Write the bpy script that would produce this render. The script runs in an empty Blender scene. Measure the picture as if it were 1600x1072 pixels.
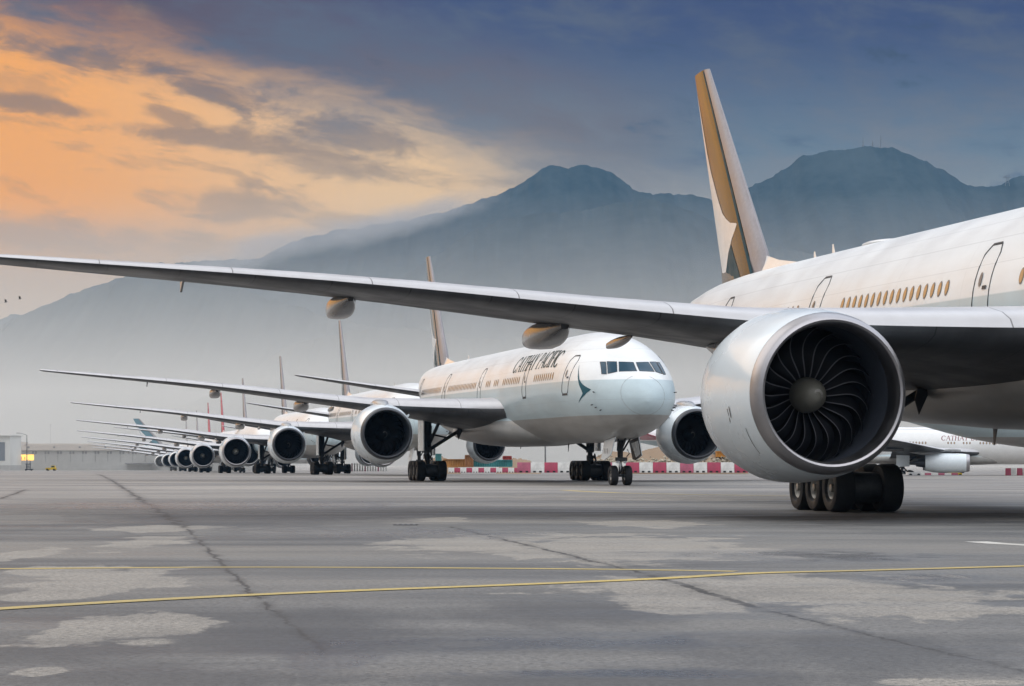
import bpy, math, random
from mathutils import Vector, Matrix
random.seed(7)
R = math.radians
sc = bpy.context.scene
COL = sc.collection
F, Y0, HC = 3976.0, 716.3, 1.46          # focal length in photo pixels, eye level row, eye height


# ------------------------------------------------------------------ helpers
def lin(c):
    out = []
    for v in c[:3]:
        v = v / 255.0
        out.append(v / 12.92 if v <= 0.04045 else ((v + 0.055) / 1.055) ** 2.4)
    return (*out, 1.0)


def lerp(a, b, t): return a + (b - a) * t


def interp(x, tab):
    """smooth (monotone-ish cubic) interpolation of a table of (x, v)"""
    if x <= tab[0][0]: return tab[0][1]
    if x >= tab[-1][0]: return tab[-1][1]
    for i in range(len(tab) - 1):
        x0, v0 = tab[i]; x1, v1 = tab[i + 1]
        if x <= x1:
            h = x1 - x0; t = (x - x0) / h; d = (v1 - v0) / h
            def slope(j):
                if j <= 0: return (tab[1][1] - tab[0][1]) / (tab[1][0] - tab[0][0])
                if j >= len(tab) - 1: return (tab[-1][1] - tab[-2][1]) / (tab[-1][0] - tab[-2][0])
                a = (tab[j][1] - tab[j - 1][1]) / (tab[j][0] - tab[j - 1][0])
                b = (tab[j + 1][1] - tab[j][1]) / (tab[j + 1][0] - tab[j][0])
                return 0 if a * b <= 0 else 2 * a * b / (a + b)
            m0, m1 = slope(i), slope(i + 1)
            t2, t3 = t * t, t * t * t
            return (2*t3-3*t2+1)*v0 + (t3-2*t2+t)*h*m0 + (-2*t3+3*t2)*v1 + (t3-t2)*h*m1
    return tab[-1][1]


def linterp(x, tab):
    if x <= tab[0][0]: return tab[0][1]
    for (x0, v0), (x1, v1) in zip(tab, tab[1:]):
        if x <= x1: return v0 + (v1 - v0) * (x - x0) / (x1 - x0)
    return tab[-1][1]


class MB:
    def __init__(s): s.v = []; s.f = []; s.m = []

    def face(s, ids, mi=0): s.f.append(tuple(ids)); s.m.append(mi)

    def poly(s, pts, mi=0):
        n = len(s.v); s.v += [tuple(p) for p in pts]; s.face(range(n, n + len(pts)), mi)

    def loft(s, rings, mi=0, closed=True, cap0=True, cap1=True, mif=None):
        n0 = len(s.v); k = len(rings[0])
        for r in rings: s.v += [tuple(p) for p in r]
        for i in range(len(rings) - 1):
            for j in range(k if closed else k - 1):
                a = n0 + i * k + j; b = n0 + i * k + (j + 1) % k
                s.face((a, b, b + k, a + k), mif(i, j) if mif else mi)
        if cap0: s.face([n0 + j for j in range(k)][::-1], mi)
        if cap1: s.face([n0 + (len(rings) - 1) * k + j for j in range(k)], mi)

    def box(s, c, d, mi=0, rz=0.0, top=1.0):
        x, y, z = c; a, b, h = d[0] / 2, d[1] / 2, d[2] / 2
        n = len(s.v); cr, sr = math.cos(rz), math.sin(rz)
        for zz, k in ((-h, 1.0), (h, top)):
            for px, py in ((-a, -b), (a, -b), (a, b), (-a, b)):
                px *= k; py *= k
                s.v.append((x + px * cr - py * sr, y + px * sr + py * cr, z + zz))
        for q in ((3, 2, 1, 0), (4, 5, 6, 7), (0, 1, 5, 4), (1, 2, 6, 5), (2, 3, 7, 6), (3, 0, 4, 7)):
            s.face([n + i for i in q], mi)

    def tube(s, pts, rad, n=10, mi=0, caps=True):
        pts = [Vector(p) for p in pts]
        if not isinstance(rad, (list, tuple)): rad = [rad] * len(pts)
        rings = []
        for i, p in enumerate(pts):
            d = (pts[min(i + 1, len(pts) - 1)] - pts[max(i - 1, 0)]).normalized()
            up = Vector((0, 0, 1)) if abs(d.z) < 0.9 else Vector((1, 0, 0))
            a = d.cross(up).normalized(); b = d.cross(a).normalized()
            rings.append([p + (a * math.cos(t) + b * math.sin(t)) * rad[i] for t in [2 * math.pi * j / n for j in range(n)]])
        s.loft(rings, mi, cap0=caps, cap1=caps)

    def lathe(s, prof, axis='x', c=(0, 0, 0), n=48, mi=0, mif=None):
        """prof: list of (a, r) along axis"""
        rings = []
        for a, r in prof:
            ring = []
            for j in range(n):
                t = 2 * math.pi * j / n
                u, w = r * math.cos(t), r * math.sin(t)
                if axis == 'x': ring.append((c[0] + a, c[1] + u, c[2] + w))
                elif axis == 'y': ring.append((c[0] + w, c[1] + a, c[2] + u))
                else: ring.append((c[0] + u, c[1] + w, c[2] + a))
            rings.append(ring)
        s.loft(rings, mi, cap0=False, cap1=False, mif=mif)

    def build(s, name, mats, parent=None, smooth=35, link=True):
        me = bpy.data.meshes.new(name)
        me.from_pydata([tuple(p) for p in s.v], [], s.f)
        if not isinstance(mats, (list, tuple)): mats = [mats]
        for m in mats: me.materials.append(m)
        for p, mi in zip(me.polygons, s.m): p.material_index = mi
        if smooth:
            me.shade_smooth()
            me.set_sharp_from_angle(angle=R(smooth))
        me.update()
        o = bpy.data.objects.new(name, me); COL.objects.link(o)
        if parent: o.parent = parent
        return o


def fix_normals(o):
    import bmesh
    bm = bmesh.new(); bm.from_mesh(o.data)
    bmesh.ops.recalc_face_normals(bm, faces=bm.faces); bm.to_mesh(o.data); bm.free()
    return o


def tag(o, label=None, cat=None, group=None, kind=None):
    if label: o['label'] = label
    if cat: o['category'] = cat
    if group: o['group'] = group
    if kind: o['kind'] = kind
    return o


def empty(name, loc=(0, 0, 0), rz=0.0):
    o = bpy.data.objects.new(name, None); COL.objects.link(o)
    o.location = loc; o.rotation_euler = (0, 0, rz); o.empty_display_size = 0.5
    return o


def copy_tree(o, skip=(), parent=None):
    c = o.copy(); COL.objects.link(c); c.parent = parent
    for ch in list(o.children):
        if ch.name.split('.')[0] in skip: continue
        copy_tree(ch, skip, c)
    return c


def gz(y):
    """height of the apron: it falls away very gently with distance"""
    return linterp(y, [(0, 0), (165, 0), (250, -0.16), (310, -0.45), (390, -0.85), (480, -1.3), (880, -2.7), (1500, -3.6), (3000, -5.0), (7000, -5.0)])


def at(u, y, v=None):
    """the point seen at photo column u (and row v) at distance y"""
    x = (u - 800) * y / F
    return (x, y, gz(y) if v is None else HC + (Y0 - v) * y / F)


# ------------------------------------------------------------------ node helper
class NT:
    def __init__(s, tree): s.t = tree; s.n = tree.nodes; s.l = tree.links

    def node(s, typ, **kw):
        n = s.n.new(typ)
        for k, v in kw.items():
            setattr(n, k, v)
        return n

    def put(s, sock, v):
        if hasattr(v, 'is_linked') or isinstance(v, bpy.types.NodeSocket): s.l.new(v, sock)
        else: sock.default_value = v

    def m(s, op, a, b=None, c=None, clamp=False):
        n = s.n.new('ShaderNodeMath'); n.operation = op; n.use_clamp = clamp
        s.put(n.inputs[0], a)
        if b is not None: s.put(n.inputs[1], b)
        if c is not None: s.put(n.inputs[2], c)
        return n.outputs[0]

    def add(s, *a):
        r = a[0]
        for b in a[1:]: r = s.m('ADD', r, b)
        return r

    def sub(s, a, b): return s.m('SUBTRACT', a, b)

    def mul(s, *a):
        r = a[0]
        for b in a[1:]: r = s.m('MULTIPLY', r, b)
        return r

    def ss(s, v, a, b, lo=0.0, hi=1.0):
        n = s.n.new('ShaderNodeMapRange'); n.interpolation_type = 'SMOOTHSTEP'
        s.put(n.inputs['Value'], v)
        if b < a: a, b, lo, hi = b, a, hi, lo
        n.inputs['From Min'].default_value = a; n.inputs['From Max'].default_value = b
        n.inputs['To Min'].default_value = lo; n.inputs['To Max'].default_value = hi
        return n.outputs[0]

    def mix(s, f, a, b, mode='MIX'):
        n = s.n.new('ShaderNodeMix'); n.data_type = 'RGBA'; n.blend_type = mode; n.clamp_factor = True
        s.put(n.inputs[0], f)
        for i, v in ((6, a), (7, b)):
            if isinstance(v, (tuple, list)) and len(v) == 3: v = (*v, 1)
            s.put(n.inputs[i], v)
        return n.outputs[2]

    def xyz(s, x, y, z=0.0):
        n = s.n.new('ShaderNodeCombineXYZ')
        for i, v in enumerate((x, y, z)): s.put(n.inputs[i], v)
        return n.outputs[0]

    def sep(s, v):
        n = s.n.new('ShaderNodeSeparateXYZ'); s.put(n.inputs[0], v)
        return n.outputs[0], n.outputs[1], n.outputs[2]

    def noise(s, vec, scale=1.0, detail=4, rough=0.55, dist=0.0):
        n = s.n.new('ShaderNodeTexNoise'); n.inputs['Scale'].default_value = scale
        n.inputs['Detail'].default_value = detail; n.inputs['Roughness'].default_value = rough
        n.inputs['Distortion'].default_value = dist
        s.put(n.inputs['Vector'], vec)
        return n.outputs['Fac']


def new_mat(name):
    m = bpy.data.materials.new(name); m.use_nodes = True
    t = NT(m.node_tree); b = m.node_tree.nodes['Principled BSDF']
    return m, t, b


def paint(name, col, rough=0.3, metal=0.0, coat=0.0, grime=0.12, scale=0.8, bump=0.0, spec=0.5):
    """paint or metal with a little uneven dirt and sheen"""
    m, t, b = new_mat(name)
    tc = t.node('ShaderNodeTexCoord').outputs['Object']
    n1 = t.noise(tc, scale, 5, 0.6)
    n2 = t.noise(tc, scale * 9, 3, 0.6)
    f = t.ss(t.add(t.mul(n1, 0.7), t.mul(n2, 0.3)), 0.35, 0.7)
    dark = tuple(c * (1 - grime * 1.6) for c in col[:3])
    t.put(b.inputs['Base Color'], t.mix(f, (*dark, 1), (*col[:3], 1)))
    t.put(b.inputs['Roughness'], t.ss(n1, 0.3, 0.7, rough * 0.8, min(1, rough * 1.25)))
    b.inputs['Metallic'].default_value = metal
    b.inputs['Coat Weight'].default_value = coat
    b.inputs['Coat Roughness'].default_value = 0.06
    b.inputs['Specular IOR Level'].default_value = spec
    if bump:
        bn = t.node('ShaderNodeBump'); bn.inputs['Strength'].default_value = bump; bn.inputs['Distance'].default_value = 0.02
        t.put(bn.inputs['Height'], n2); t.l.new(bn.outputs[0], b.inputs['Normal'])
    return m


WHITE = (0.80, 0.80, 0.79)
M = {}
M['white'] = paint('white_gloss_paint', WHITE, 0.22, coat=0.5, grime=0.05)
M['cowl'] = paint('cowl_paint', (0.74, 0.81, 0.85), 0.26, coat=0.28, grime=0.015, scale=0.4)
M['lip_metal'] = paint('polished_inlet_metal', (0.40, 0.39, 0.405), 0.36, metal=1.0, grime=0.06)
M['lip_dark'] = paint('worn_inlet_metal', (0.055, 0.06, 0.07), 0.4, metal=0.3, grime=0.1)
M['liner'] = paint('inlet_liner', (0.075, 0.085, 0.11), 0.35, grime=0.2)
M['blade'] = paint('fan_blade_composite', (0.012, 0.013, 0.018), 0.5, grime=0.2)
M['blade_edge'] = paint('fan_blade_titanium_edge', (0.22, 0.22, 0.24), 0.42, metal=0.3)
M['spinner'] = paint('spinner_paint', (0.17, 0.165, 0.14), 0.42, grime=0.1)
M['dark'] = paint('dark_cavity', (0.012, 0.013, 0.016), 0.8)
M['tyre'] = paint('tyre_rubber', (0.020, 0.021, 0.024), 0.75, grime=0.3, scale=2.0, bump=0.2)
M['hub'] = paint('wheel_hub_metal', (0.42, 0.41, 0.38), 0.45, metal=0.5, grime=0.4, scale=3)
M['strut'] = paint('gear_strut_paint', (0.055, 0.06, 0.066), 0.45, grime=0.4, scale=2)
M['chrome'] = paint('oleo_chrome', (0.6, 0.6, 0.6), 0.2, metal=1.0)
M['fin_teal'] = paint('fin_teal_paint', (0.002, 0.014, 0.018), 0.085, grime=0.05, spec=0.5)
M['fin_unlit'] = paint('fin_unlit_teal', (0.006, 0.060, 0.085), 0.5, grime=0.08, spec=0.15)  # the fin's own teal, with the missing glow reflection painted in
M['teal'] = paint('teal_paint', (0.002, 0.080, 0.115), 0.5, grime=0.05, spec=0.15)
M['bright_teal'] = paint('bright_teal_paint', (0.02, 0.17, 0.24), 0.4, grime=0.05)
M['glass'] = paint('cockpit_glass', (0.005, 0.045, 0.080), 0.08, grime=0.0, spec=0.2)
M['pane'] = paint('cabin_window_glow_tint', (0.36, 0.25, 0.16), 0.08, grime=0.0, spec=1.0)  # warm sky glow mirrored in the panes is put into this colour
M['pane_frame'] = paint('cabin_window_rim', (0.16, 0.15, 0.15), 0.4)
M['seal'] = paint('door_seal', (0.045, 0.045, 0.05), 0.6)
M['le_metal'] = paint('slat_metal', (0.58, 0.58, 0.60), 0.36, metal=0.2, grime=0.12, scale=0.5)
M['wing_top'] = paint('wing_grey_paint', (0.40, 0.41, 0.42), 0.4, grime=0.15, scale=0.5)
M['wing_low'] = paint('wing_underside_shade_grey', (0.075, 0.078, 0.085), 0.45, grime=0.22, scale=0.35)
M['fairing'] = paint('flap_fairing_paint', (0.085, 0.085, 0.09), 0.22, coat=0.5, grime=0.15)
M['pylon'] = paint('pylon_grey_paint', (0.36, 0.37, 0.38), 0.3, coat=0.3, grime=0.15)
M['red'] = paint('red_paint', (0.42, 0.02, 0.05), 0.3, coat=0.4)
M['title_grey'] = paint('title_green_paint', (0.004, 0.035, 0.037), 0.6, spec=0.12)
M['title_red'] = paint('title_red_paint', (0.22, 0.02, 0.035), 0.3)
M['marking'] = paint('dark_marking_paint', (0.03, 0.035, 0.04), 0.5)
M['steel'] = paint('galvanised_steel', (0.28, 0.28, 0.28), 0.5, metal=0.4, grime=0.3)


def panelled(name, col, rough, xs, ys, line=0.35, metal=0.0, grime=0.2, coat=0.0):
    """paint crossed by hairline panel joints at spacing xs (chord) and ys (span), with streaky dirt"""
    m, t, b = new_mat(name)
    tc = t.node('ShaderNodeTexCoord').outputs['Object']
    x, y, z = t.sep(tc)
    ya = t.m('ABSOLUTE', y)
    n1 = t.noise(tc, 0.5, 5, 0.6)
    n2 = t.noise(t.xyz(t.mul(x, 0.35), t.mul(y, 3.0), z), 1.0, 4, 0.6)
    f = t.ss(t.add(t.mul(n1, 0.45), t.mul(n2, 0.55)), 0.36, 0.64)
    c = t.mix(f, tuple(v * (1 - grime * 1.7) for v in col), col)
    sw = t.sub(x, t.mul(ya, 0.69))
    ln = None
    for v, sp, w in ((ya, ys, 0.018), (sw, xs, 0.014)):
        if not sp: continue
        e = t.mul(t.m('ABSOLUTE', t.sub(t.m('FRACT', t.mul(v, 1 / sp)), 0.5)), sp)
        e = t.ss(e, w * 0.5, w, 1, 0)
        ln = e if ln is None else t.m('MAXIMUM', ln, e)
    # staggered oval access panels
    c = t.mix(t.mul(ln, line * 1.6), c, (0.02, 0.02, 0.022))
    t.put(b.inputs['Base Color'], c)
    t.put(b.inputs['Roughness'], t.ss(n1, 0.3, 0.7, rough * 0.8, rough * 1.25))
    b.inputs['Metallic'].default_value = metal; b.inputs['Coat Weight'].default_value = coat
    return m


M['wing_low'] = panelled('wing_underside_shade_grey', (0.085, 0.088, 0.095), 0.42, 1.15, 1.9, 0.6)  # under-wing shade is put into this darker grey
M['le_metal'] = panelled('slat_metal', (0.56, 0.56, 0.58), 0.36, 0, 3.45, 0.45, 0.2, 0.04)
M['fin_edge'] = paint('fin_leading_edge_metal', (0.34, 0.31, 0.32), 0.4, metal=0.3, grime=0.15)


def livery_mat():
    """white crown, pale blue-grey flanks, grey belly; split by height on the fuselage"""
    m, t, b = new_mat('fuselage_livery_paint')
    tc = t.node('ShaderNodeTexCoord').outputs['Object']
    x, y, z = t.sep(tc)
    n1 = t.noise(tc, 0.5, 5, 0.6)
    n2 = t.noise(t.xyz(t.mul(x, 0.35), y, t.mul(z, 2.5)), 1.3, 4, 0.6)      # streaks along the skin
    d = t.ss(t.add(t.mul(n1, 0.65), t.mul(n2, 0.35)), 0.32, 0.66)
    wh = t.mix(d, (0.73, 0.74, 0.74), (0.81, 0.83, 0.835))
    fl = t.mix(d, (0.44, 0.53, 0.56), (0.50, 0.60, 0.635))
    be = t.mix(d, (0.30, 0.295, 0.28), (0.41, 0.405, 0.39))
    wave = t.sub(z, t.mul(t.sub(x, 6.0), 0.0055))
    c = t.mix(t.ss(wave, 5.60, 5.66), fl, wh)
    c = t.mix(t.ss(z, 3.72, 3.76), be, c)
    # frame joints and the radome joint as hairline seams
    fr = t.m('ABSOLUTE', t.sub(t.m('FRACT', t.mul(x, 1 / 5.33)), 0.5))
    ln = t.mul(t.ss(fr, 0.0009, 0.0020, 1, 0), 0.30)
    for zz in (4.55, 6.62, 7.9): ln = t.m('MAXIMUM', ln, t.mul(t.ss(t.m('ABSOLUTE', t.sub(z, zz)), 0.005, 0.012, 1, 0), 0.25))
    lz = t.m('ABSOLUTE', t.sub(z, 7.35))
    ln = t.m('MAXIMUM', ln, t.mul(t.ss(lz, 0.006, 0.014, 1, 0), 0.3))
    c = t.mix(ln, c, (0.2, 0.2, 0.2))
    t.put(b.inputs['Base Color'], c)
    t.put(b.inputs['Roughness'], t.ss(n1, 0.3, 0.7, 0.30, 0.42))
    b.inputs['Specular IOR Level'].default_value = 0.32
    b.inputs['Coat Weight'].default_value = 0.10; b.inputs['Coat Roughness'].default_value = 0.08
    return m


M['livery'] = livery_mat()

# ------------------------------------------------------------------ airliner surfaces (x aft of the nose, y to starboard, z up)
ZT = [(0, 4.42), (0.08, 4.74), (0.3, 5.06), (0.8, 5.48), (1.4, 5.83), (2.0, 6.12), (2.6, 6.50), (3.2, 6.86), (4, 7.24), (5, 7.62), (6.5, 8.03), (8, 8.30), (10, 8.49), (12, 8.53), (60, 8.53), (66, 8.42), (71.5, 8.05)]
ZB = [(0, 4.42), (0.08, 4.10), (0.3, 3.80), (0.8, 3.46), (1.5, 3.16), (2.5, 2.88), (4, 2.61), (6, 2.42), (8, 2.35), (10, 2.33), (36, 2.33), (41, 2.42), (46, 2.60), (50, 2.90), (55, 3.55), (62, 4.95), (68, 6.25), (71.5, 7.0)]
HW = [(0, 0.02), (0.08, 0.33), (0.3, 0.66), (0.8, 1.14), (1.5, 1.62), (2.5, 2.10), (4, 2.58), (6, 2.93), (8, 3.06), (10, 3.10), (48, 3.10), (54, 2.92), (60, 2.35), (66, 1.45), (71.5, 0.32)]
ZM = [(0, 4.42), (1.5, 4.50), (4, 4.82), (8, 5.28), (12, 5.43), (46, 5.43), (55, 5.75), (62, 6.55), (71.5, 7.5)]


def fus_ring(x, n=72, grow=0.0):
    zt, zb, w, zm = interp(x, ZT) + grow, interp(x, ZB) - grow, interp(x, HW) + grow, interp(x, ZM)
    out = []
    for j in range(n):
        t = 2 * math.pi * j / n
        s, c = math.sin(t), math.cos(t)
        out.append((x, w * s, zm + (zt - zm) * c if c >= 0 else zm + (zm - zb) * c))
    return out


def fus_y(x, z, off=0.0):
    zt, zb, w, zm = interp(x, ZT), interp(x, ZB), interp(x, HW), interp(x, ZM)
    h = (zt - zm) if z >= zm else (zm - zb)
    k = (z - zm) / max(h, 1e-6)
    return w * math.sqrt(max(0.0, 1 - k * k)) + off


def skin(x, z, off=0.006, side=1):
    """a point on the skin at station x and height z, pushed out along the normal"""
    e = 0.01
    p = Vector((x, fus_y(x, z), z))
    du = Vector((x + e, fus_y(x + e, z), z)) - Vector((x - e, fus_y(x - e, z), z))
    dv = Vector((x, fus_y(x, z + e), z + e)) - Vector((x, fus_y(x, z - e), z - e))
    n = du.cross(dv)
    if n.length < 1e-9: n = Vector((-1, 0, 0))
    n.normalize()
    if n.y < 0: n = -n
    p = p + n * off
    return Vector((p.x, p.y * side, p.z))


def arc_pt(x, ang, off=0.01, side=1):
    """cylinder mapping used for titles: ang = angle above the horizontal on the barrel"""
    zt, w, zm = interp(x, ZT), interp(x, HW), interp(x, ZM)
    h = zt - zm
    c, s = math.cos(ang), math.sin(ang)
    return Vector((x, side * (w + off) * c, zm + (h + off) * s))


def patch(mb, outline, mi=0, off=0.008, side=1, n=1):
    """fan of a small outline in (x, z) laid on the skin"""
    pts = []
    for (a, b), (c, d) in zip(outline, outline[1:] + outline[:1]):
        for k in range(n): pts.append((lerp(a, c, k / n), lerp(b, d, k / n)))
    cx = sum(p[0] for p in pts) / len(pts); cz = sum(p[1] for p in pts) / len(pts)
    n0 = len(mb.v)
    # three concentric loops so that the patch follows the curvature
    loops = [1.0, 0.66, 0.33]
    for s in loops:
        for x, z in pts: mb.v.append(tuple(skin(cx + (x - cx) * s, cz + (z - cz) * s, off, side)))
    mb.v.append(tuple(skin(cx, cz, off, side)))
    k = len(pts)
    for l in range(2):
        for j in range(k):
            a, b = n0 + l * k + j, n0 + l * k + (j + 1) % k
            mb.face((a, b, b + k, a + k), mi)
    for j in range(k): mb.face((n0 + 2 * k + j, n0 + 2 * k + (j + 1) % k, n0 + 3 * k), mi)


def naca(t, n=14, camber=0.018):
    """closed loop: upper from TE to LE then lower to TE; returns (xc, zc, upper)"""
    up, lo = [], []
    for i in range(n + 1):
        x = 0.5 * (1 - math.cos(math.pi * i / n))
        yt = 5 * t * (0.2969 * math.sqrt(x) - 0.126 * x - 0.3516 * x * x + 0.2843 * x ** 3 - 0.1015 * x ** 4)
        yt = max(yt, 0.0012)
        yc = camber * math.sin(math.pi * min(1, x ** 0.8)) + 0.0
        up.append((x, yc + yt)); lo.append((x, yc - yt * 1.0))
    return up[::-1] + lo[1:]


def wing_mesh(stations, side, t_camber=0.012, nloc=14):
    """stations: (y, xle, chord, z_le, t/c, twist deg). faces: 0 top, 1 slat metal, 2 underside"""
    rings = []
    for (y, xl, ch, z, tc, tw) in stations:
        pr = naca(tc, nloc, t_camber); ca, sa = math.cos(R(tw)), math.sin(R(tw))
        rings.append([(xl + ch * (px * ca + pz * sa), y * side, z + ch * (pz * ca - px * sa)) for px, pz in pr])
    mb = MB()
    k = nloc

    def mif(i, j):
        if j >= 2 * k: return 0
        if j < k:                       # upper, from TE to LE
            return 1 if j >= k - 5 else 0
        return 2                        # lower
    mb.loft(rings, 0, mif=mif)
    return mb


def dense(st, per=4):
    out = []
    for i in range(len(st) - 1):
        for q in range(per):
            f = q / per
            y = lerp(st[i][0], st[i + 1][0], f)
            row = [y]
            for c in range(1, 6):
                tab = [(s[0], s[c]) for s in st]
                row.append(linterp(y, tab) if c in (1, 2) else interp(y, tab))
            out.append(tuple(row))
    out.append(st[-1])
    return out


W300 = [(2.2, 22.6, 17.2, 4.45, 0.112, 4.0), (3.3, 24.2, 15.2, 4.47, 0.112, 3.8), (4.2, 25.3, 13.9, 4.50, 0.110, 3.4), (9.8, 29.6, 9.3, 4.80, 0.094, 0.5), (11, 30.45, 8.7, 4.94, 0.091, 0.2),
        (20, 36.7, 5.75, 6.18, 0.080, -0.2), (28.6, 42.6, 2.95, 7.13, 0.076, -0.2), (30.2, 43.8, 2.2, 7.31, 0.075, -0.2), (30.45, 44.2, 1.5, 7.35, 0.06, -0.2)]
WER = W300[:-2] + [(29.6, 43.4, 2.6, 7.24, 0.078, -0.2), (31.2, 45.3, 1.5, 7.41, 0.075, -0.2), (32.4, 47.0, 0.7, 7.55, 0.07, -0.2)]


def wing_z(st, y, frac):
    xl = linterp(y, [(s[0], s[1]) for s in st]); ch = linterp(y, [(s[0], s[2]) for s in st])
    z = interp(y, [(s[0], s[3]) for s in st]); tc = interp(y, [(s[0], s[4]) for s in st]); tw = interp(y, [(s[0], s[5]) for s in st])
    return xl, ch, z, tc, tw


# ------------------------------------------------------------------ serif capitals for the titles, drawn as strokes
def glyph(ch):
    """list of quads / polygons in a box of height 1; second value is the advance"""
    P = []
    def bar(x0, y0, x1, y1, w):
        dx, dy = x1 - x0, y1 - y0; l = math.hypot(dx, dy); nx, ny = -dy / l * w / 2, dx / l * w / 2
        P.append([(x0 + nx, y0 + ny), (x0 - nx, y0 - ny), (x1 - nx, y1 - ny), (x1 + nx, y1 + ny)])
    def serif(x, y, w=0.2): bar(x - w / 2, y, x + w / 2, y, 0.045)
    def arc(cx, cy, rx, ry, a0, a1, w0, w1, n=14):
        for i in range(n):
            t0, t1 = R(lerp(a0, a1, i / n)), R(lerp(a0, a1, (i + 1) / n))
            def w(t): return lerp(w0, w1, abs(math.cos(t)))
            P.append([(cx + (rx + w(t) / 2) * math.cos(t), cy + (ry + w(t) / 2) * math.sin(t)) for t in (t0, t1)] +
                     [(cx + (rx - w(t) / 2) * math.cos(t), cy + (ry - w(t) / 2) * math.sin(t)) for t in (t1, t0)])
    T, t = 0.135, 0.06
    if ch == 'C':
        arc(0.42, 0.5, 0.36, 0.48, 42, 318, t, T + 0.02); bar(0.69, 0.70, 0.69, 0.90, 0.05); bar(0.69, 0.12, 0.70, 0.24, 0.04); return P, 0.84
    if ch == 'G':
        arc(0.42, 0.5, 0.36, 0.48, 42, 318, t, T + 0.02); bar(0.69, 0.70, 0.69, 0.90, 0.05); bar(0.70, 0.05, 0.70, 0.42, T); return P, 0.9
    if ch == 'O':
        arc(0.42, 0.5, 0.36, 0.48, 0, 360, t, T + 0.02, 24); return P, 0.9
    if ch == 'A':
        bar(0.10, 0.02, 0.42, 0.98, t); bar(0.40, 1.0, 0.76, 0.02, T); bar(0.22, 0.36, 0.62, 0.36, 0.05); serif(0.09, 0.02); serif(0.77, 0.02, 0.24); return P, 0.84
    if ch == 'T':
        bar(0.38, 0.0, 0.38, 0.98, T); bar(0.03, 0.965, 0.73, 0.965, t); bar(0.04, 0.98, 0.04, 0.80, 0.045); bar(0.72, 0.98, 0.72, 0.80, 0.045); serif(0.38, 0.02, 0.3); return P, 0.78
    if ch == 'H':
        bar(0.14, 0, 0.14, 1, T); bar(0.68, 0, 0.68, 1, T); bar(0.14, 0.52, 0.68, 0.52, 0.05)
        for x in (0.14, 0.68):
            serif(x, 0.02, 0.28); serif(x, 0.98, 0.28)
        return P, 0.86
    if ch == 'Y':
        bar(0.08, 0.98, 0.40, 0.46, T); bar(0.72, 0.98, 0.42, 0.46, t); bar(0.41, 0.0, 0.41, 0.50, T); serif(0.41, 0.02, 0.28); serif(0.08, 0.98, 0.22); serif(0.72, 0.98, 0.2); return P, 0.82
    if ch == 'P':
        bar(0.16, 0, 0.16, 1, T); arc(0.34, 0.73, 0.25, 0.24, -90, 90, 0.05, T); bar(0.16, 0.97, 0.36, 0.97, 0.05); bar(0.16, 0.49, 0.36, 0.49, 0.05); serif(0.16, 0.02, 0.3); serif(0.1, 0.98, 0.16); return P, 0.70
    if ch == 'R':
        p, _ = glyph('P'); P += p; bar(0.36, 0.5, 0.66, 0.02, T); serif(0.68, 0.02, 0.16); return P, 0.8
    if ch == 'D':
        bar(0.16, 0, 0.16, 1, T); arc(0.34, 0.5, 0.38, 0.47, -90, 90, 0.05, T); bar(0.16, 0.97, 0.36, 0.97, 0.05); bar(0.16, 0.03, 0.36, 0.03, 0.05); return P, 0.88
    if ch == 'N':
        bar(0.14, 0, 0.14, 1, t); bar(0.14, 0.98, 0.66, 0.02, T); bar(0.66, 0, 0.66, 1, t); serif(0.14, 0.02, 0.22); serif(0.66, 0.98, 0.22); return P, 0.84
    if ch == 'I':
        bar(0.16, 0, 0.16, 1, T); serif(0.16, 0.02, 0.28); serif(0.16, 0.98, 0.28); return P, 0.34
    if ch == 'F':
        bar(0.16, 0, 0.16, 1, T); bar(0.16, 0.965, 0.58, 0.965, t); bar(0.16, 0.52, 0.48, 0.52, 0.05); bar(0.57, 0.98, 0.57, 0.82, 0.045); bar(0.47, 0.44, 0.47, 0.60, 0.045); serif(0.16, 0.02, 0.3); return P, 0.64
    if ch == 'B':
        bar(0.16, 0, 0.16, 1, T); arc(0.34, 0.74, 0.2, 0.22, -90, 90, 0.06, T); arc(0.36, 0.26, 0.24, 0.23, -90, 90, 0.06, T); bar(0.16, 0.97, 0.36, 0.97, 0.06); bar(0.16, 0.03, 0.38, 0.03, 0.06); bar(0.16, 0.51, 0.36, 0.51, 0.06); return P, 0.74
    if ch == 'L':
        bar(0.16, 0, 0.16, 1, T); bar(0.16, 0.04, 0.6, 0.04, 0.08); return P, 0.68
    if ch == 'X':
        bar(0.1, 0.02, 0.66, 0.98, t); bar(0.1, 0.98, 0.66, 0.02, T); return P, 0.78
    if ch == '-':
        bar(0.05, 0.42, 0.4, 0.42, 0.1); return P, 0.5
    return P, 0.42


def title(mb, text, x_start, ang0, height, stretch, radius=3.1, side=1, tilt=0.12):
    """text that reads towards the nose on the starboard side"""
    pen = 0.0; lift = 0.0
    for ch in text:
        P, adv = glyph(ch)
        for q in P:
            ns = 6 if abs(q[0][1] - q[3][1]) > 0.12 else 1
            n0 = len(mb.v)
            for k in range(ns + 1):
                for a, b in ((0, 3), (1, 2)):
                    u, v = lerp(q[a][0], q[b][0], k / ns), lerp(q[a][1], q[b][1], k / ns)
                    uu = (pen + u + tilt * v) * stretch
                    mb.v.append(tuple(arc_pt(x_start - uu, ang0 + v * height / radius, 0.012 + lift, side)))
            for k in range(ns): mb.face((n0 + 2 * k, n0 + 2 * k + 1, n0 + 2 * k + 3, n0 + 2 * k + 2))
            lift += 0.00012                # strokes that cross must not share a plane
        pen += adv
    return pen * stretch


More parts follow.
